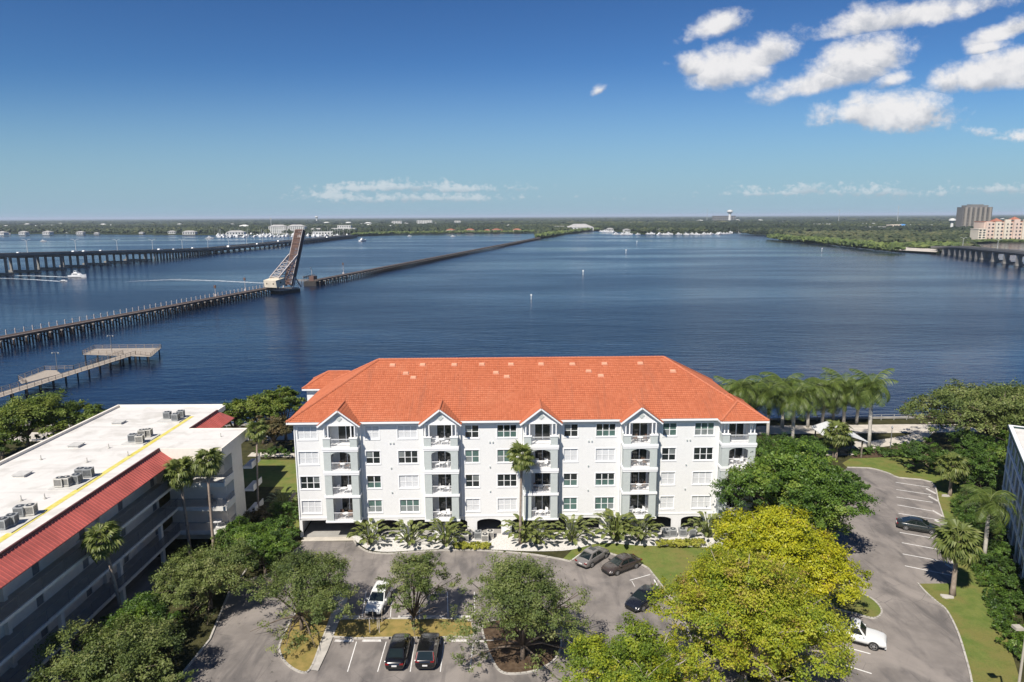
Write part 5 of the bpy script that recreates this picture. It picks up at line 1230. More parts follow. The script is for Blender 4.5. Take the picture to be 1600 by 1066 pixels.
# river bank trees
def bank(label, px, py, rr, zc, zr, n, m, seed, size=.36, fork=2.0, rad=.25):
    p = G(px, py); return tree('bank_tree', label, p.x, p.y, make_lobes(rr, zc, zr, 10, seed, .68, .42), n, size, m, rad, fork, seed)
bank('rounded green tree at the far left behind the white roof', 45, 700, 7.5, 5.4, 4.0, 20000, M_shore, 130)
bank('green bank tree right of the rounded far left one', 95, 694, 5.5, 4.8, 3.4, 13000, M_shore, 131)
bank('low green bank tree beside the roof edge at left', 140, 690, 4.6, 3.6, 2.4, 9000, M_shore, 132)
bank('dark shrubby tree at the left edge below the pier', 5, 720, 5.0, 3.6, 2.6, 9000, M_shore, 133)
bank('green tree behind the red roof tip of the galleried block', 368, 690, 4.2, 4.6, 3.2, 10000, M_shore, 134)
bank('tall feathery green tree left of the orange roof', 412, 694, 5.0, 6.0, 4.2, 13000, M_shore, 135)
bank('green tree touching the left corner of the orange roof', 447, 688, 4.6, 6.6, 4.6, 12000, M_shore, 136)
bank('dry olive tree on the lawn edge left of the building', 430, 708, 4.0, 4.2, 3.0, 7000, M_red, 137)
tree('banyan_tree', 'wide spreading dark tree overhanging the promenade at right', 80.5, 107.5, make_lobes(14.0, 7.2, 5.6, 38, 140, .80, .24), 80000, .36, M_oak, .6, 2.6, 140)
tree('banyan_tree', 'dark spreading tree at the right edge above the blue building', 99, 110, make_lobes(11.0, 6.6, 5.4, 26, 141, .78, .28), 46000, .36, M_oak, .5, 2.6, 141)
for i, (x, y, rr, zc, zr, n, lab) in enumerate([(66.5, 92.5, 4.6, 3.4, 3.2, 18000, 'dark green tree below the spreading promenade tree'), (76, 94, 6.2, 4.4, 4.0, 24000, 'dense green tree behind the far corner of the blue building'), (62.5, 101, 3.8, 2.8, 2.6, 12000, 'rounded dark tree beside the promenade path'), (85, 90, 6.5, 5.0, 4.2, 22000, 'green tree at the right edge behind the blue building'), (47, 91, 2.6, 2.0, 1.8, 8000, 'dark bush right of the large dark green tree'), (71, 100, 4.6, 3.6, 3.2, 15000, 'shadowed tree beneath the spreading promenade tree'), (69, 86.5, 3.6, 2.6, 2.6, 12000, 'dark leafy tree at the far end of the blue building')]):
    tree('garden_tree', lab, x, y, make_lobes(rr, zc, zr, 12, 150 + i, .70, .38), n, .25, M_shrub if i not in (1, 3) else M_fig, .2, 1.2, 150 + i)
hedge('long low shrub bed in front of the picnic pavilion', G(1330, 712), G(1372, 706), 2.0, 1.0, 3500, .2, M_shrub, 160)
hedge('green shrub bed right of the tall white-trunked palm', G(1372, 712), G(1425, 714), 2.4, 1.2, 4200, .2, M_shrub, 161)
# shrubs beside the blue building
hedge('low ground-cover hedge along the lawn of the right-hand lot, upper run', G(1500, 790), G(1535, 885), 2.6, 1.2, 9000, .2, M_shrub, 162)
hedge('low ground-cover hedge along the lawn, lower run near the lamp', G(1537, 890), G(1592, 1030), 2.4, .9, 9000, .19, M_fig, 163)
for i, (x, y, r_, h, lab) in enumerate([(1559, 870, 1.5, 1.9, 'rounded shrub farthest along the blue wall'), (1566, 898, 1.6, 1.8, 'second rounded shrub along the blue wall'), (1580, 926, 1.7, 1.8, 'third rounded shrub along the blue wall'), (1592, 955, 1.6, 1.7, 'rounded shrub nearest the lamp post at right'), (1540, 838, 2.2, 2.4, 'broad shrub behind the feathery palm'), (1521, 800, 2.6, 2.6, 'leafy shrub by the end of the hedge'), (1548, 812, 2.2, 2.2, 'leafy shrub at the foot of the blue wall'), (1535, 770, 3.0, 3.2, 'large dark shrub beyond the lawn at right')]):
    p = G(x, y); shrub('round_shrub', lab, p.x, p.y, r_, h, 4200, .19, M_shrub, 170 + i, 'shrubs along the blue building')

for i, (x, y, r_, h, lab) in enumerate([(37.5, 103, 3.8, 4.4, 'dark shrub below the royal palm nearest the orange roof'), (43.5, 104, 4.0, 4.2, 'dark shrub below the third royal palm'), (49, 107, 3.2, 2.8, 'low shrub left of the picnic pavilion'), (33, 106, 3.6, 4.0, 'dark shrub behind the right corner of the white building'), (40, 97, 2.6, 2.2, 'green shrub behind the large dark green tree'), (56, 112, 2.4, 1.4, 'low green shrub between the pavilion and the river')]):
    shrub('garden_shrub', lab, x, y, r_, h, 6000, .26, M_shrub, 190 + i, 'shrubs below the royal palms')

# ------------------------------------------------------------------ cars
M_tyre = mat('tyre_rubber', (.018, .018, .018), .85); M_rim = mat('alloy_rim', (.50, .50, .50), .3, metal=.8); M_glass = mat('car_glass', (.012, .018, .017), .04, spec=.7)
M_black = mat('black_plastic', (.015, .015, .015), .6); M_head = mat('headlamp', (.34, .35, .36), .08, spec=.8); M_tail = mat('tail_lamp', (.20, .010, .010), .15); M_plate = mat('number_plate', (.62, .62, .60), .5)
def paint(name, c, rough=.25): return mat(name, c, rough, var=.02, coat=.8, spec=.5)
SED = dict(L=4.8, W=.91, st=[(-.5,.74,.36,.60),(-.485,.84,.28,.80),(-.45,.92,.23,.93),(-.36,.98,.20,.985),(-.2,1,.19,.99),(0,1,.19,.965),(.18,1,.19,.95),(.27,.99,.20,.93),(.36,.96,.21,.86),(.44,.91,.24,.76),(.485,.82,.29,.64),(.5,.70,.36,.54)],
           cab=(-.385, -.20, .075, .245), zb=.93, zt=1.45, tw=.70, wheels=(.295, -.29), wr=.33)
SUV = dict(L=4.65, W=.93, st=[(-.5,.80,.42,.75),(-.49,.90,.34,1.0),(-.46,.96,.28,1.08),(-.36,1,.24,1.10),(-.2,1,.23,1.08),(0,1,.23,1.06),(.18,1,.23,1.05),(.25,.99,.24,1.03),(.35,.97,.25,.98),(.44,.92,.28,.88),(.485,.84,.32,.74),(.5,.74,.4,.62)],
           cab=(-.475, -.37, .06, .235), zb=1.02, zt=1.68, tw=.74, wheels=(.295, -.285), wr=.36)
PUP = dict(L=5.6, W=.97, st=[(-.5,.90,.5,.98),(-.49,.97,.42,1.06),(-.4,1,.38,1.08),(-.2,1,.36,1.08),(0,1,.36,1.10),(.16,1,.36,1.12),(.22,.99,.36,1.12),(.34,.98,.36,1.10),(.45,.95,.38,1.02),(.49,.9,.42,.9),(.5,.82,.48,.75)],
           cab=(-.08, -.035, .10, .205), zb=1.06, zt=1.80, tw=.76, wheels=(.32, -.30), wr=.40)
def lerp(a, b, t): return tuple(x + (y - x)*t for x, y in zip(a, b))
def car(name, label, sp, pm, loc, rz, cat='car', group=None, cover=None, tail_style=None, bed=False):
    t = thing(name, label, cat, loc, rz, group); L, W = sp['L'], sp['W']; b = MB(); rings = []
    for fx, fw, zb, zt in sp['st']:
        w = W*fw; x = fx*L; zm = zb + (zt - zb)*.5
        half = [(w*.80, zb), (w*.95, zb + .07), (w, zb + (zt - zb)*.35), (w*.995, zm + .05), (w*.965, zt - .10), (w*.90, zt - .03), (w*.70, zt + .005), (0, zt + .02)]
        ring = [(x, y, z) for y, z in half] + [(x, -y, z) for y, z in half[-2::-1]]; rings.append(ring)
    n = len(rings[0])
    for a, c in zip(rings[:-1], rings[1:]):
        m = len(b.v); b.v += a + c
        for k in range(n): b.f.append((m + k, m + (k+1) % n, m + n + (k+1) % n, m + n + k)); b.mi.append(0); b.t.append(0)
    b.face(rings[0][::-1]); b.face(rings[-1])
    me = b.mesh('body', pm, True); bm = bmesh.new(); bm.from_mesh(me); bmesh.ops.remove_doubles(bm, verts=bm.verts, dist=.0005); bmesh.ops.recalc_face_normals(bm, faces=bm.faces)
    bm.to_mesh(me); bm.free(); link('body', me, t)
    # cabin
    xr, xr2, xf2, xf = [f*L for f in sp['cab']]; zb, zt, wb, wt = sp['zb'], sp['zt'], W*.90, W*sp['tw']
    zt0 = zt - .06
    B = [(xr, -wb, zb), (xf, -wb, zb), (xf, wb, zb), (xr, wb, zb)]; Tp = [(xr2, -wt, zt0), (xf2, -wt, zt0 - .02), (xf2, wt, zt0 - .02), (xr2, wt, zt0)]
    c = MB(); xm = (xr2 + xf2)/2
    c.face([B[0], B[1], Tp[1], Tp[0]]); c.face([B[2], B[3], Tp[3], Tp[2]]); c.face([B[1], B[2], Tp[2], Tp[1]]); c.face([B[3], B[0], Tp[0], Tp[3]])
    cm = c.mesh('cabin', pm); link('cabin', cm, t)
    rf = MB(); gx = [xr2 - .02, xr2 + (xf2 - xr2)*.15, xm, xf2 - (xf2 - xr2)*.15, xf2 + .02]; gz = [-.0, .045, .06, .04, -.02]; gy = [-1.02, -.8, 0, .8, 1.02]; gzz = [0, .035, .05, .035, 0]
    vs = [(x, y*wt, zt0 + z + zz + .005) for x, z in zip(gx, gz) for y, zz in zip(gy, gzz)]
    rf.mesh_(vs, [(i*5 + j, (i+1)*5 + j, (i+1)*5 + j + 1, i*5 + j + 1) for i in range(4) for j in range(4)]); part('roof_panel', rf, pm, t, smooth=True)
    def inset(q, l, r_, bo, to, off):
        P = lambda u, v: Vector(lerp(lerp(q[0], q[1], u), lerp(q[3], q[2], u), v)); nn = (Vector(q[1]) - Vector(q[0])).cross(Vector(q[3]) - Vector(q[0])).normalized()*off
        return [P(l, bo) + nn, P(r_, bo) + nn, P(r_, to) + nn, P(l, to) + nn]
    R_, F_ = (B[0], B[1], Tp[1], Tp[0]), (B[1], B[2], Tp[2], Tp[1]); K_, L2 = (B[3], B[0], Tp[0], Tp[3]), (B[2], B[3], Tp[3], Tp[2])
    part('windscreen', MB().face(inset(F_, .05, .95, .03, .95, .012)), M_glass, t); part('rear_window', MB().face(inset(K_, .07, .93, .08 if not bed else .2, .93, .012)), M_glass, t)
    for q, fl_ in ((R_, 0), (L2, 1)):
        spl = ((.13, .48), (.52, .90)) if not fl_ else ((.10, .48), (.52, .87))
        if bed: spl = ((.14, .86),)
        for a, c_ in spl: part('side_window', MB().face(inset(q, a, c_, .12, .90, .012)), M_glass, t)
    wr = sp['wr']
    ty = MB().tube([(0, -.11, 0), (0, -.10, 0), (0, .10, 0), (0, .11, 0)], [wr*.86, wr, wr, wr*.86], 20).mesh('tyre', M_tyre, False)
    rm = MB().tube([(0, -.118, 0), (0, -.112, 0), (0, .112, 0), (0, .118, 0)], [wr*.25, wr*.30, wr*.30, wr*.25], 12)
    for k in range(5):
        a = k*2*math.pi/5
        for y in (-.108, .108): rm.bar((0, y, 0), (math.cos(a)*wr*.66, y, math.sin(a)*wr*.66), .035, .09, (0, 1, 0))
    for y in (-.108, .108):
        for k in range(20):
            a0, a1 = 2*math.pi*k/20, 2*math.pi*(k+1)/20; rm.bar((math.cos(a0)*wr*.68, y, math.sin(a0)*wr*.68), (math.cos(a1)*wr*.68, y, math.sin(a1)*wr*.68), .03, .05, (0, 1, 0))
    rm = rm.mesh('rim', M_rim); arch = MB()
    for k in range(10):
        a0, a1 = math.pi*k/10, math.pi*(k+1)/10; r1 = wr*1.13; arch.face([(0, 0, 0), (math.cos(a0)*r1, 0, math.sin(a0)*r1), (math.cos(a1)*r1, 0, math.sin(a1)*r1)])
    am = arch.mesh('wheel_arch', M_black)
    for fx in sp['wheels']:
        for s in (-1, 1):
            w_ = link('wheel', None, t, (fx*L, s*(W - .085), wr)); link('tyre', ty, w_); link('rim', rm, w_); link('wheel_arch', am, t, (fx*L, s*(W + .006), wr))
    xh = sp['st'][-1][0]*L; zf = sp['st'][-2][3]; zr_ = sp['st'][1][3]
    for s in (-1, 1):
        part('headlight', MB().mesh_([(xh - .36, s*W*.93, zf + .0), (xh - .05, s*W*.66, zf - .09), (xh - .03, s*W*.64, zf - .17), (xh - .24, s*W*.945, zf - .12), (xh - .38, s*W*.86, zf + .05), (xh - .14, s*W*.62, zf - .0)], [(0,1,2,3),(4,5,1,0)]), M_head, t)
        part('tail_light', MB().box(-xh - .015, -xh + .16, min(s*W*.52, s*W*.86), max(s*W*.52, s*W*.86), zr_ - .09, zr_ + .0), M_tail, t)
        part('mirror', MB().box(xf - .28, xf - .12, min(s*W*.93, s*W*1.13), max(s*W*.93, s*W*1.13), zb + .04, zb + .18), pm, t)
        part('sill', MB().box(-.22*L, .22*L, min(s*W*.985, s*W*1.006), max(s*W*.985, s*W*1.006), sp['st'][5][2] + .0, sp['st'][5][2] + .10), M_black, t)
        part('door_seam', MB().box(-.005, .005, min(s*W*.99, s*W*1.002), max(s*W*.99, s*W*1.002), .35, zb - .08), M_black, t)
        if tail_style == 'tall': part('tail_light', MB().bar((xr - .06, s*W*.86, zb + .0), (xr2 - .07, s*wt*1.0, zt0 - .08), .06, .05), M_tail, t)
    part('grille', MB().box(xh - .06, xh + .012, -W*.45, W*.45, .42, zf - .10), M_black, t); part('front_bumper', MB().box(xh - .12, xh + .02, -W*.72, W*.72, .26, .40), M_black if not bed else pm, t)
    part('rear_bumper', MB().box(-xh - .025, -xh + .1, -W*.74, W*.74, .33, .44), M_black, t); part('number_plate', MB().box(-xh - .035, -xh + .02, -.22, .22, .56 if not bed else .62, .68 if not bed else .74), M_plate, t)
    if cover == 'sunroof': part('sunroof', MB().box(xm - .1, xm + .5, -wt*.6, wt*.6, zt0 + .115, zt0 + .125), M_glass, t)
    if bed:
        part('cargo_bed', MB().box(-.485*L, -.095*L, -W*.84, W*.84, 1.09, 1.12), cover or M_black, t)
        part('tailgate', MB().box(-.5*L - .01, -.5*L + .04, -W*.8, W*.8, .62, 1.08), pm, t)
    return t
def heading(a, b): return math.atan2(b.y - a.y, b.x - a.x)
P_sil = paint('warm_silver_paint', (.17, .158, .15)); P_brn = paint('dark_bronze_paint', (.050, .038, .033)); P_blk = paint('black_paint', (.007, .007, .008)); P_wht = paint('white_paint', (.70, .70, .68), .35); P_drk = paint('dark_grey_green_paint', (.022, .027, .026)); P_nvy = paint('blue_black_paint', (.010, .012, .018))
h1 = heading(G(925, 886), G(949, 870)); p = (G(904, 884) + G(948, 862))/2; c_ = G(926, 876); car('sedan', 'silver grey sedan parked nose to the lawn, leftmost of the angled cars', SED, P_sil, (c_.x, c_.y, .012), h1, cover='sunroof')
h2 = heading(G(994, 889), G(964.7, 900)); c_ = G(971, 889); car('sedan', 'dark bronze sedan between the silver and the black one', SED, P_brn, (c_.x, c_.y, .012), h2)
c_ = G(1007, 942); car('sedan', 'blue black sedan half under the browning tree', SED, P_nvy, (c_.x, c_.y, .012), h2 + R(10))
c_ = G(593, 945); car('suv', 'white sport utility car facing the camera beside the median', SUV, P_wht, (c_.x, c_.y, .012), R(-96), cover='sunroof')
c_ = G(623, 1024); car('sedan', 'black sedan with its tail to the camera, left of the pair', SED, P_blk, (c_.x, c_.y, .012), R(90))
c_ = G(669, 1024); car('suv', 'black sport utility car with red tail lamps, right of the pair', SUV, P_blk, (c_.x, c_.y, .012), R(90), tail_style='tall')
la, lb_ = G(*Z7(308, 385)), G(*Z7(460, 411)); c_ = G(1434, 828); car('sedan', 'dark grey green sedan alone in the right-hand lot', SED, P_drk, (c_.x, c_.y, .012), heading(la, lb_))
la, lb_ = G(*Z7(30, 899)), G(*Z7(175, 938)); c_ = G(1331, 999); car('pickup_truck', 'white pickup truck with blue grey bed cover beside the yellow tree', PUP, P_wht, (c_.x, c_.y, .012), heading(la, lb_), 'truck', bed=True, cover=mat('bed_cover', (.35, .38, .42), .6))

# lamp post at the lower right and small posts
p = G(1553, 1056); pl_ = Vector((p.x - SUN_A*8.6, p.y - SUN_B*8.6, 0))
LPt = thing('lot_lamp', 'tall tan lamp post with box head at the lower right corner', 'street lamp', pl_ + Vector((.55, 0, 0)))
M_tan = mat('tan_metal', (.42, .38, .31), .5, var=.05)
part('pole', MB().tube([(0, 0, 0), (0, 0, 8.5)], [.11, .08], 10), M_tan, LPt); part('base', MB().cyl((0, 0), .3, 0, .5, 12), M_conc, LPt); part('arm', MB().box(-.55, 0, -.04, .04, 8.42, 8.5), M_tan, LPt); part('lamp_head', MB().box(-.98, -.4, -.26, .26, 8.5, 8.72), M_tan, LPt); part('lens', MB().box(-.92, -.46, -.2, .2, 8.47, 8.499), M_head, LPt)
M_stake = mat('pale_timber_stake', (.50, .44, .36), .8)
for i, (x, y, h, w) in enumerate([(583, 974, 1.3, 'left back'), (597, 973, 1.3, 'right back'), (578, 990, 1.4, 'left front'), (590, 984, 1.2, 'middle'), (593, 990, 1.4, 'right front')]):
    p = G(x, y); t_ = thing('tree_stake', f'pale timber tree stake on the median, {w} of the cluster', 'stake', (p.x, p.y, .09), 0, 'tree stakes on the median'); part('shaft', MB().tube([(0, 0, -.2), (.01, 0, h*.9), (.01, 0, h)], [.05, .045, .015], 6), M_stake, t_)
p = G(1391, 700); t_ = thing('path_lamp', 'dark post lamp beside the promenade path under the spreading tree', 'street lamp', p); part('pole', MB().tube([(0, 0, 0), (0, 0, 3.4)], [.08, .05], 8), M_darkrail, t_); part('lantern', MB().tube([(0, 0, 3.4), (0, 0, 3.6), (0, 0, 3.9)], [.08, .2, .08], 8), M_head, t_)
for x, y, w in ((1487, 934, 'stout lower'), (1484, 776, 'upper')):
    p = G(x, y); t_ = thing('stone_ring', f'pale stone at the foot of the {w} palm', 'stone', (p.x - .5, p.y + .1, .03)); r_ = random.Random(x); pts_ = [(math.cos(a)*(.4 + .4*r_.random()), math.sin(a)*(.3 + .3*r_.random())) for a in np.arange(9)*.698]
    part('slab', MB().prism(pts_, -.05, .10), M_conc, t_)

# ------------------------------------------------------------------ far shore: woods
rs = np.random.RandomState(5)
poly = np.array([(p.x, p.y) for p in FL] + [(9000, FL[-1].y), (9000, 12000), (-12000, 12000), (-12000, FL[0].y)])
def inpoly(X, Y):
    ins = np.zeros(len(X), bool); n = len(poly)
    for a in range(n):
        xa, ya = poly[a]; xb, yb = poly[(a+1) % n]; cnd = (ya > Y) != (yb > Y); xi = (xb - xa)*(Y - ya)/(yb - ya + 1e-9) + xa; ins ^= cnd & (X < xi)
    return ins
ico = bmesh.new(); bmesh.ops.create_icosphere(ico, subdivisions=2, radius=1); ico.verts.ensure_lookup_table()
IV = np.array([v.co[:] for v in ico.verts]); IF = np.array([[v.index for v in f.verts] for f in ico.faces]); ico.free()
keep = (IV[IF][:, :, 2].mean(1) > -.25); IF = IF[keep]
def wood(name, X, Y, rad, hgt, tint, label, m):
    n = len(X); V = IV[None]*(1 + .42*rs.randn(n, len(IV))[:, :, None].clip(-1.2, 1.2)*.75); V = V*np.stack([rad, rad, hgt*.5], 1)[:, None, :]
    V[:, :, 2] += (hgt*.42)[:, None]; V[:, :, 0] += X[:, None]; V[:, :, 1] += Y[:, None]
    tri = V[:, IF].reshape(-1, 3); tt = np.repeat(tint, len(IF)) + rs.randn(n*len(IF))*.14
    me = fast_mesh(name, tri, 3, m, np.clip(tt, 0, 1)); return link(name, me, None, label=label, cat='wood', kind='stuff')
M_wood_far = tint_mat('far_wood_leaves', [(0, (.007, .014, .006)), (.45, (.020, .032, .011)), (.8, (.050, .064, .022)), (1, (.10, .10, .042))], .8, .0)
def wedge(n, y0, y1):
    Y = np.sqrt(y0**2 + rs.rand(n)*(y1**2 - y0**2)); X = (rs.rand(n)*2 - 1)*Y*.84; return X, Y
VISIT = []
CLEAR = [tuple(G(x, y, .2)[:2]) + (r_,) for x, y, r_ in [(1410, 388, 60), (1440, 390, 40), (1385, 384, 40)]]
HOUSES = []
def clear_mask(X, Y):
    k = np.ones(len(X), bool)
    for (cx, cy, r_) in CLEAR: k &= (X - cx)**2 + (Y - cy)**2 > r_**2
    return k
# ---- buildings on the far shore first, so that the woods leave room
M_hw = mat('far_white_wall', (.62, .61, .58), .8, var=.08, vscale=.05); M_hp = mat('far_cream_wall', (.66, .58, .47), .8, var=.08, vscale=.05); M_pink = mat('far_pink_wall', (.66, .51, .42), .8, var=.10, vscale=.04); M_towr = mat('far_grey_tower', (.17, .16, .148), .8, var=.08, vscale=.04)
M_hroof = mat('far_grey_roof', (.36, .35, .34), .8, var=.1, vscale=.1); M_hred = mat('far_red_roof', (.34, .13, .08), .8, var=.1, vscale=.1); M_hglass = mat('far_glass', (.03, .035, .04), .2)
def block(name, label, x, y, w, d, h, wm, rm, nc, nr, rz=0., roof='hip', win=(.55, .55), cat='building', z0=.2, clear=1.):
    t = thing(name, label, cat, (x, y, z0), rz); CLEAR.append((x, y, max(w, d)*.62*clear)); CLEAR.append((x*(1 - .028), y*(1 - .028), max(w, d)*.5*clear))
    part('wall', MB().box(-w/2, w/2, -d/2, d/2, 0, h), wm, t)
    if roof == 'hip':
        k = min(w, d)/2*.98; zr = h + k*.45; o = .6; part('roof', MB().mesh_([(-w/2 - o, -d/2 - o, h), (w/2 + o, -d/2 - o, h), (w/2 + o, d/2 + o, h), (-w/2 - o, d/2 + o, h), (-w/2 + k, 0, zr), (w/2 - k, 0, zr)], [(0,1,5,4),(2,3,4,5),(3,0,4),(1,2,5),(0,3,2,1)]), rm, t)
    else: part('roof', MB().box(-w/2 - .3, w/2 + .3, -d/2 - .3, d/2 + .3, h, h + .9), rm, t)
    if nc:
        cw, rh = w/nc, h/nr; wmesh = MB().box(-cw*win[0]/2, cw*win[0]/2, -.12, 0, 0, rh*win[1]).mesh('window', M_hglass)
        for i in range(nc):
            for j in range(nr): link('window', wmesh, t, (-w/2 + cw*(i + .5), -d/2 - .02, rh*(j + .25)))
    return t
def spot(px, D): p = AT(px, D); return p.x, p.y
x, y = spot(438, 1690); block('condominium', 'left of the two white condominium blocks behind the marina', x, y, 42, 20, 17, M_hw, M_hroof, 9, 5)
x, y = spot(466.5, 1690); block('condominium', 'right of the two white condominium blocks behind the marina', x, y, 42, 20, 17, M_hw, M_hroof, 9, 5)
for px, D, w, d, h, lab, wm_, rm_, nc, nr in [(540, 1720, 58, 22, 11, 'white terraced building right of the twin condominiums', M_hw, M_hw, 8, 3), (541, 1800, 34, 20, 17, 'white upper block behind the terraced building', M_hw, M_hw, 6, 4), (372, 1600, 40, 16, 6, 'long low white boat shed at the marina', M_hw, M_hroof, 6, 1), (300, 1650, 30, 14, 6, 'white house with grey roof left of the marina', M_hw, M_hroof, 5, 1), (508, 1560, 46, 18, 6, 'low white marina shed right of the drawbridge leaf', M_hw, M_hw, 7, 1), (497, 1750, 30, 12, 9, 'cream building behind the marina sheds', M_hp, M_hroof, 5, 2), (623, 3000, 38, 18, 20, 'distant white block above the woods, left of the pair', M_hw, M_hw, 5, 4), (665, 3100, 68, 18, 22, 'wide distant white block above the woods', M_hw, M_hw, 9, 4), (716, 3300, 30, 18, 18, 'small distant white block right of the wide one', M_hw, M_hw, 4, 4), (905, 1850, 70, 40, 9, 'long pale boat storage shed behind the green point', M_hw, M_hroof, 8, 1), (880, 2000, 60, 30, 9, 'grey shed behind the green point, left one', M_hroof, M_hroof, 6, 1), (1363, 1700, 66, 30, 8, 'long grey flat building in the right woods', M_hroof, M_hroof, 8, 1), (1392, 1720, 26, 20, 13, 'yellowish building in the right woods', M_hp, M_hp, 4, 2), (1283, 2200, 60, 24, 9, 'long white roof in the right woods', M_hw, M_hw, 7, 1), (1355, 2300, 50, 20, 9, 'white shed left of the blue roof in the woods', M_hw, M_hw, 6, 1), (1430, 2000, 70, 26, 8, 'long white building left of the grey tower', M_hw, M_hw, 8, 1), (1128, 4200, 130, 40, 34, 'dark distant building beside the white water tower', M_towr, M_towr, 10, 3)]:
    x, y = spot(px, D); block('far_building', lab, x, y, w, d, h, wm_, rm_, nc, nr, roof='flat' if rm_ is wm_ else 'hip')
x, y = spot(1405, 1800); block('far_building', 'building with bright blue roof in the right woods', x, y, 24, 16, 10, M_hw, mat('far_blue_roof', (.08, .24, .5), .7), 4, 2, roof='hip')
# grey tower
x, y = spot(1514.5, 1600); TWr = block('apartment_tower', 'tall grey apartment tower rising above the right woods', x, y, 66, 24, 53, M_towr, M_towr, 14, 16, roof='flat', win=(.6, .5), clear=.7)
for k in range(6): part('bay', MB().box(-30 + k*11, -25.5 + k*11, -14.5, -12.1, 0, 53.5), mat('far_tan_bay', (.28, .25, .21), .8), TWr)
part('penthouse', MB().box(-25, 25, -9, 9, 53.9, 58).box(-14, 14, -8, 8, 58, 60), M_towr, TWr)
for k in range(16): part('balcony_band', MB().box(-32.8, 32.8, -13.1, -12.05, 3.2*k + 2.6, 3.2*k + 3.1), mat('far_tan_bay', (.28, .25, .21), .8), TWr)
# pink riverside complex
x, y = spot(1573, 1010); PKb = block('riverside_complex', 'pink and cream riverside apartment complex at the right edge', x, y, 92, 22, 27, M_pink, M_hred, 0, 1, roof='flat', clear=.8)
wm2 = MB().box(-1.9, 1.9, -.14, 0, 0, 2.3).mesh('window', M_hglass)
for k in range(7):
    xx = -40 + k*13.3; hh = 30.5 if k in (2, 3, 4) else 27.5; part('bay', MB().box(xx - 4.2, xx + 4.2, -13.2, -11.05, 0, hh), M_hp if k % 3 else M_pink, PKb)
    for j in range(5): link('window', wm2, PKb, (xx + 6.6, -11.05, 5.0*j + 2.6)); link('window', wm2, PKb, (xx, -13.22, 5.0*j + 2.6), (0, 0, 0), (.5, 1, 1))
for xx, hh in ((-26, 31), (0, 33), (27, 31)): part('turret_roof', MB().mesh_([(xx - 6, -12, hh - 3), (xx + 6, -12, hh - 3), (xx + 6, 0, hh - 3), (xx - 6, 0, hh - 3), (xx, -6, hh + 1.5)], [(0,1,4),(1,2,4),(2,3,4),(3,0,4)]), M_hred, PKb)
x, y = spot(1524, 1000); block('riverside_complex', 'low cream wing at the left end of the pink complex', x, y, 11, 18, 17, M_hp, M_hp, 2, 5, roof='flat')
# water tower and masts
def water_tower(px, D, s, lab):
    x, y = spot(px, D); t = thing('water_tower', lab, 'water tower', (x, y, 0)); part('stem', MB().tube([(0, 0, 0), (0, 0, 34*s), (0, 0, 40*s)], [6*s, 5*s, 9*s], 12), M_hw, t); part('tank', MB().tube([(0, 0, 38*s), (0, 0, 44*s), (0, 0, 50*s), (0, 0, 53*s)], [8*s, 13*s, 12*s, 3*s], 16), M_hw, t)
water_tower(1137, 4000, 1.3, 'white water tower on the horizon'); water_tower(1482, 1550, .55, 'small white water tower left of the grey tower'); water_tower(498, 5200, .9, 'tiny pale water tower on the left horizon')
for px, D, h, lab in ((1102, 4000, 75, 'dark mast left of the white water tower'), (1397, 3000, 75, 'thin lattice mast above the right woods'), (427, 1900, 38, 'thin pale mast behind the left condominium'), (1306, 3200, 62, 'thin short mast above the right horizon')):
    x, y = spot(px, D); t = thing('radio_mast', lab, 'mast', (x, y, 0)); part('mast', MB().tube([(0, 0, 0), (0, 0, h)], [1.2, .6], 5), M_pole, t); part('antenna', MB().box(-2.2, 2.2, -1, 1, h*.9, h*.9 + 3), M_pole, t)
# shore houses
hp_ = None; r_ = random.Random(12)
hs = [('white house with grey roof on the left far bank', M_hw, M_hroof, [(x + r_.uniform(-4, 4), 1680 + r_.uniform(0, 60)) for x in (-20, 8, 21, 44, 78, 130, 158, 228, 276)], 'houses on the left bank'),
      ('cream house with red roof on the centre far bank', M_hp, M_hred, [(668, 1700), (705, 1720), (718, 1690), (735, 1700), (762, 1700), (776, 1690), (783, 1720), (808, 1700)], 'houses on the centre bank'),
      ('white house with grey roof on the right far bank', M_hw, M_hroof, [(952, 1800), (978, 1700), (1003, 1680), (1030, 1680), (1060, 1690), (1090, 1720), (1118, 1760), (1139, 1790), (1155, 1800), (1190, 1900), (1210, 2100)], 'houses on the right bank'),
      ('white roof showing among the distant woods', M_hw, M_hw, [(r_.uniform(5, 1580), r_.uniform(2300, 4200)) for _ in range(46)], 'roofs in the distant woods')]
for lab0, wm_, rm_, pts_, grp in hs:
    proto = None
    for hi, (px, D) in enumerate(sorted(pts_)):
        lab = lab0 if 'distant' in lab0 else f'{ORDL[hi]} {lab0}, counted from the left'
        x, y = spot(px, D); big = 1.7 if 'distant' in lab else 1.0
        if proto is None: proto = block('far_house', lab, x, y, 17, 11, 5.2, wm_, rm_, 4, 1); proto['group'] = grp; proto.scale = (big,)*3
        else:
            o = dup(proto, (x, y, .2), r_.uniform(-.5, .5), lab, grp, big*(.5 + .75*r_.random())); CLEAR.append((x, y, 11*big))
X, Y = wedge(26000, 800, 3000); k = inpoly(X, Y) & inpoly(X, Y - 14) & inpoly(X + 14, Y) & inpoly(X - 14, Y) & clear_mask(X, Y) & ((rs.rand(26000) < .93)); X, Y = X[k], Y[k]
nrm_ = rs.rand(len(X)); hgt = 7.5 + 6*nrm_
pinch = (X > 330) & (Y < 1450); hgt[pinch] *= .62
patchy = np.sin(X*.006 + 1.3*np.sin(Y*.004)) + np.sin(Y*.009 + X*.003)
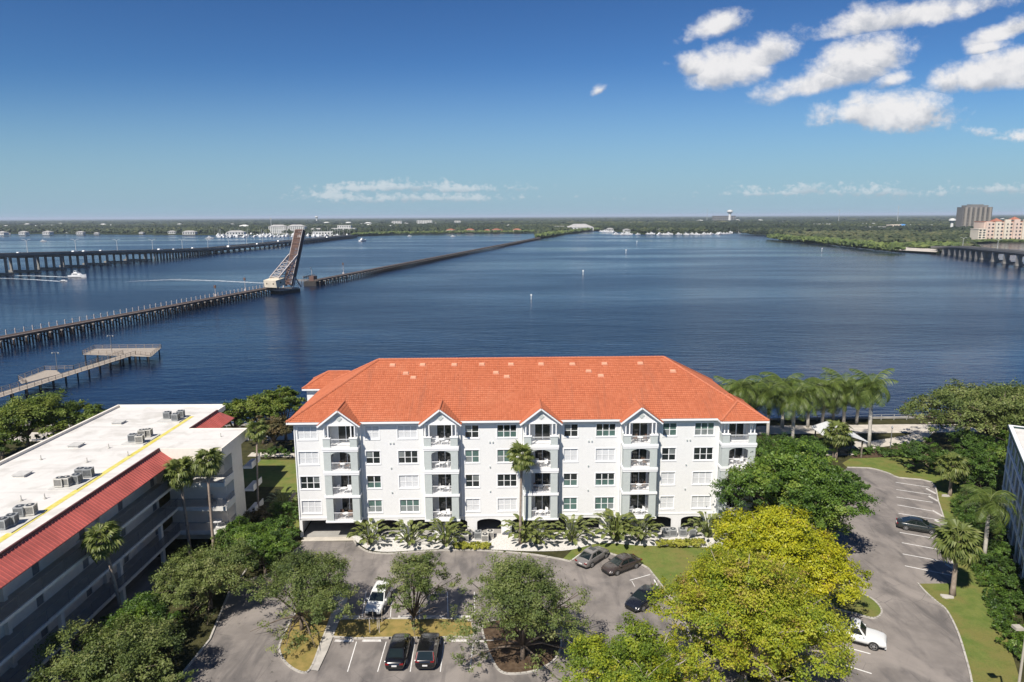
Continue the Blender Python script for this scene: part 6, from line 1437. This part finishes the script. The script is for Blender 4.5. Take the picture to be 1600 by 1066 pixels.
wood('far_wood', X, Y, 5.5 + 3.5*rs.rand(len(X)), hgt, np.clip(.42 + .16*patchy + .1*rs.randn(len(X)) + .28*pinch, 0, 1), 'dark woods along the far banks', M_wood_far)
X, Y = wedge(9000, 3000, 9500); k = inpoly(X, Y) & clear_mask(X, Y); X, Y = X[k], Y[k]
patchy = np.sin(X*.003 + 1.3*np.sin(Y*.002)) + np.sin(Y*.004 + X*.002)
wood('far_wood', X, Y, 20 + 22*rs.rand(len(X)), 9 + 6*rs.rand(len(X)), np.clip(.42 + .14*patchy + .12*rs.randn(len(X)), 0, 1), 'hazy woods reaching to the horizon', M_wood_far)
# mangrove fringe
def fringe(pxs, n, lab, m, h=5., back=26., s=6):
    pts_ = [G(a, b, 0.) for a, b in pxs]; Xs, Ys = [], []
    for i in range(n):
        f = rs.rand()*(len(pts_) - 1); j = int(f); p = pts_[j].lerp(pts_[j+1], f - j); Xs.append(p.x + rs.randn()*1.5); Ys.append(p.y + 3 + rs.rand()*back)
    n_ = len(Xs); wood('mangrove_fringe', np.array(Xs), np.array(Ys), s*(.55 + .5*rs.rand(n_)), h*(.7 + .6*rs.rand(n_)), np.clip(.5 + .25*rs.randn(n_), 0, 1), lab, m)
M_mang = tint_mat('mangrove_leaves', [(0, (.030, .048, .012)), (.5, (.070, .100, .022)), (1, (.12, .15, .036))], .7)
fringe([(1217, 374), (1255, 378), (1290, 380.5), (1347, 386.5), (1406, 393)], 520, 'green mangrove point on the right bank', M_mang, 7.0, 46)
fringe([(1172, 366), (1216, 368), (1260, 370)], 260, 'dark mangroves behind the green point', M_wood_far, 9., 60)
fringe([(842, 372), (870, 367.5), (912, 361.5), (935, 360)], 330, 'yellowish green point where the far trestle lands', M_mang, 6.5, 60)
fringe([(548, 368.3), (615, 365.7), (727, 364.3), (833, 363.3)], 420, 'green fringe along the centre far bank', M_mang, 5., 30)
fringe([(1522, 379), (1560, 378.5), (1620, 378.5)], 200, 'clipped green bank below the pink complex', M_mang, 3.2, 16)
fringe([(1440, 389), (1480, 389), (1525, 386)], 160, 'scrub beside the right bridge landing', M_mang, 5., 70)

# ------------------------------------------------------------------ boats, markers
M_hull = mat('white_hull', (.72, .72, .71), .3, var=.03, vscale=.5); M_boot = mat('dark_hull_stripe', (.03, .04, .06), .4)
def boat_proto(L, fly=True, sail=False):
    t = thing('motor_boat' if not sail else 'sailing_boat', '', 'boat'); hb_ = MB(); st = [(-.5, .30, 1.1), (-.3, .34, 1.1), (0, .34, 1.2), (.25, .27, 1.4), (.42, .13, 1.6), (.5, .01, 1.75)]; k = L/10
    rings = [[(x*L, -w*.98*k*5, h*k), (x*L, -w*.85*k*5, -.3), (x*L, 0, -.6), (x*L, w*.85*k*5, -.3), (x*L, w*.98*k*5, h*k)] for x, w, h in st]
    for a, b in zip(rings[:-1], rings[1:]):
        for j in range(4): hb_.face([a[j], b[j], b[j+1], a[j+1]])
        hb_.face([a[4], b[4], b[0], a[0]])
    hb_.face(rings[0]); part('hull', hb_, M_hull, t)
    if sail: part('mast', MB().tube([(0, 0, .5), (0, 0, L*1.25)], .11, 5), M_hull, t); part('boom', MB().tube([(0, 0, 2), (-L*.35, 0, 2.1)], .16, 5), M_boot, t); part('cabin', MB().box(-.15*L, .2*L, -.12*L, .12*L, k, 1.8*k), M_hull, t)
    else:
        part('cabin', MB().mesh_([(-.28*L, -.13*L, k), (.22*L, -.11*L, 1.2*k), (.22*L, .11*L, 1.2*k), (-.28*L, .13*L, k), (-.26*L, -.11*L, 2.3*k), (.08*L, -.1*L, 2.3*k), (.08*L, .1*L, 2.3*k), (-.26*L, .11*L, 2.3*k)], [(4,5,6,7),(0,1,5,4),(1,2,6,5),(2,3,7,6),(3,0,4,7)]), M_hull, t)
        part('cabin_window', MB().box(-.22*L, .06*L, -.128*L, .128*L, 1.6*k, 2.05*k), M_hglass, t)
        if fly: part('flybridge', MB().box(-.18*L, .02*L, -.09*L, .09*L, 2.3*k, 3.0*k).box(-.16*L, -.04*L, -.08*L, .08*L, 3.7*k, 3.8*k).box(-.16*L, -.15*L, -.08*L, -.07*L, 3.0*k, 3.7*k).box(-.16*L, -.15*L, .07*L, .08*L, 3.0*k, 3.7*k), M_hull, t)
    part('waterline', MB().box(-.5*L + .05, .3*L, -.165*L, -.155*L, -.05, .22).box(-.5*L + .05, .3*L, .155*L, .165*L, -.05, .22), M_boot, t)
    return t
def place(o, x, y, rz, lab, grp=None, z=WATER_Z + .1): o.location = (x, y, z); o.rotation_euler = (0, 0, rz); o['label'] = lab; o['group'] = grp or 'x'; 
cr_ = boat_proto(12.5); p = G(122, 433.5, WATER_Z); place(cr_, p.x, p.y, R(-5), 'white motor cruiser trailing a wake between the bridges'); del cr_['group']
sk = boat_proto(4.5, False); p = G(100, 440, WATER_Z); place(sk, p.x, p.y, R(0), 'small white skiff with a thin wake below the cruiser'); del sk['group']
p = G(567, 377, WATER_Z); dup(cr_, (p.x, p.y, WATER_Z + .1), R(60), 'white motor yacht at anchor right of the drawbridge leaf', None, 1.3)
for px, py, s, lab in ((68, 377.5, .8, 'white boat moored beyond the left bridge'), (328, 373, 1.2, 'white boat lying off the left marina'), (708, 370, .8, 'small white boat off the centre far bank'), (640, 369.5, .7, 'tiny boat off the centre bank, left of the other'), (105, 365.5, .9, 'boat close to the left far bank')):
    p = G(px, py, WATER_Z); dup(cr_, (p.x, p.y, WATER_Z + .1), .3, lab, None, s)
sb = boat_proto(11, False, True); r_ = random.Random(3); f1 = True
for i in range(150):
    px = r_.uniform(335, 552); py = 366.6 + r_.uniform(0, 4.6)*(1 if px < 470 else .7); p = G(px, py, WATER_Z); lab = 'white boat berthed in the left marina'; src = sb if i % 2 else cr_
    if src is sb and f1: place(sb, p.x, p.y, r_.uniform(-.3, .3) + 1.5, 'sailing boat berthed in the left marina', 'sailing boats in the left marina'); f1 = False
    elif src is sb: dup(sb, (p.x, p.y, WATER_Z + .1), 1.5 + r_.uniform(-.3, .3), 'sailing boat berthed in the left marina', 'sailing boats in the left marina', r_.uniform(.8, 1.3))
    else: dup(cr_, (p.x, p.y, WATER_Z + .1), 1.5 + r_.uniform(-.3, .3), 'motor boat berthed in the left marina', 'motor boats in the left marina', r_.uniform(.7, 1.4))
for i in range(46):
    px = r_.uniform(938, 1160); p = G(px, 366.2 + r_.uniform(-.8, 1.0) - (3.5 if px < 960 or px > 1140 else 0), WATER_Z)
    dup(cr_, (p.x, p.y, WATER_Z + .1), r_.uniform(-.8, .8), 'white boat berthed along the right far bank', 'boats along the right far bank', r_.uniform(.7, 1.3))
def marker(px, py, lab, s=1.):
    p = G(px, py, WATER_Z); t = thing('channel_marker', lab, 'marker', (p.x, p.y, WATER_Z)); part('pile', MB().tube([(0, 0, -3), (0, 0, 3.4*s)], .20*s, 8), M_hull, t); part('board', MB().box(-.5*s, .5*s, -.28*s, -.21*s, 2.5*s, 3.5*s), M_hull, t)
marker(830, 468, 'nearest white channel marker in mid river', .75); marker(911, 430, 'second white channel marker in mid river'); marker(978, 396, 'third white channel marker towards the far bank', 1.2); marker(995, 381, 'farthest white channel marker', 1.2); marker(1284, 393, 'white channel marker before the green mangrove point', 1.1)
# wakes
M_foam = mat('wake_foam', (.55, .60, .64), .8, var=.1, vscale=.4)
def wake(pts_, w0, w1, lab, seed):
    r = np.random.RandomState(seed); P = [G(a, b, WATER_Z) for a, b in pts_]; V = []
    for i in range(2600):
        f = r.rand()**.8; ff = f*(len(P) - 1); j = min(int(ff), len(P) - 2); p = P[j].lerp(P[j+1], ff - j); w = w0 + (w1 - w0)*f
        x, y = p.x + r.randn()*.8, p.y + r.randn()*w; s = (.15 + .6*r.rand())*(1.1 - f*.8); a = r.rand()*.6
        V += [(x - s*1.6, y - s*.3*a, WATER_Z + .05), (x, y - s*.45, WATER_Z + .06), (x + s*1.6, y, WATER_Z + .05), (x, y + s*.45, WATER_Z + .06)]
    link('wake', fast_mesh('wake', np.array(V), 4, M_foam), None, label=lab, cat='wake', kind='stuff')
wake([(110, 433.5), (60, 431.5), (-20, 430)], .5, 1.6, 'white wake behind the motor cruiser', 1); wake([(96, 440), (50, 437), (-20, 434)], .3, 1.0, 'thin wake behind the skiff', 2); wake([(420, 443), (340, 439), (270, 437), (200, 440)], .9, 2.8, 'long pale wake left of the drawbridge', 3)
# traffic on the left bridge
pc_ = None; r_ = random.Random(9)
tp_ = thing('bridge_car', '', 'car'); part('body', MB().mesh_([(-2.2, -.9, .3), (2.2, -.9, .3), (2.2, .9, .3), (-2.2, .9, .3), (-2.2, -.88, .9), (2.1, -.85, .85), (2.1, .85, .85), (-2.2, .88, .9), (-1.9, -.75, 1.45), (.4, -.72, 1.45), (.4, .72, 1.45), (-1.9, .75, 1.45), (1.2, -.8, .9), (1.2, .8, .9)], [(0,1,5,4),(1,2,6,5),(2,3,7,6),(3,0,4,7),(8,9,10,11),(4,5,12,9,8),(7,11,10,13,6),(9,12,13,10),(4,8,11,7),(12,5,6,13)]), M_hull, tp_)
for s in (-1, 1):
    for x in (-1.4, 1.4): part('wheel', MB().tube([(x, s*.7, .33), (x, s*.92, .33)], .33, 10), M_tyre, tp_)
part('window', MB().box(-1.5, .3, -.79, .79, .98, 1.3), M_hglass, tp_)
for i, px in enumerate([42, 106, 121, 167, 240, 262, 310, 350, 395, 440, 505]):
    best = min(np.arange(100, htot, 4), key=lambda s: abs(800 + FPX*np.dot(np.array(along(HB, s)[0]) - np.array([0, 0, CAM_H - 6]), _r)/np.dot(np.array(along(HB, s)[0]) - np.array([0, 0, CAM_H - 6]), _f) - px)); q_, z_, d_ = along(HB, best); s_ = Vector((d_.y, -d_.x, 0)); l_ = q_ + s_*(6.5 if i % 3 else -5) + Vector((0, 0, z_ + .02))
    tl_ = f'{ORDL[i]} white vehicle on the left highway bridge, counted from the left edge'
    if i == 0: tp_.location = l_; tp_.rotation_euler = (0, 0, math.atan2(d_.y, d_.x)); tp_['label'] = tl_; tp_['group'] = 'traffic on the left bridge'
    else: dup(tp_, l_, math.atan2(d_.y, d_.x), tl_, 'traffic on the left bridge', r_.uniform(1.0, 1.4))

# ------------------------------------------------------------------ haze
hz = bpy.data.materials.new('haze'); hz.use_nodes = True; hz.node_tree.nodes.clear(); T = NT(hz.node_tree)
pv = T.n('ShaderNodeVolumePrincipled'); pv.inputs['Color'].default_value = (.72, .84, 1.0, 1); pv.inputs['Density'].default_value = HAZE; pv.inputs['Anisotropy'].default_value = .0
ho_ = T.n('ShaderNodeOutputMaterial'); T.link(pv.outputs[0], ho_.inputs['Volume'])
link('haze', MB().box(-62000, 62000, -200, 62000, -8, 82).mesh('haze', hz), kind='stuff')
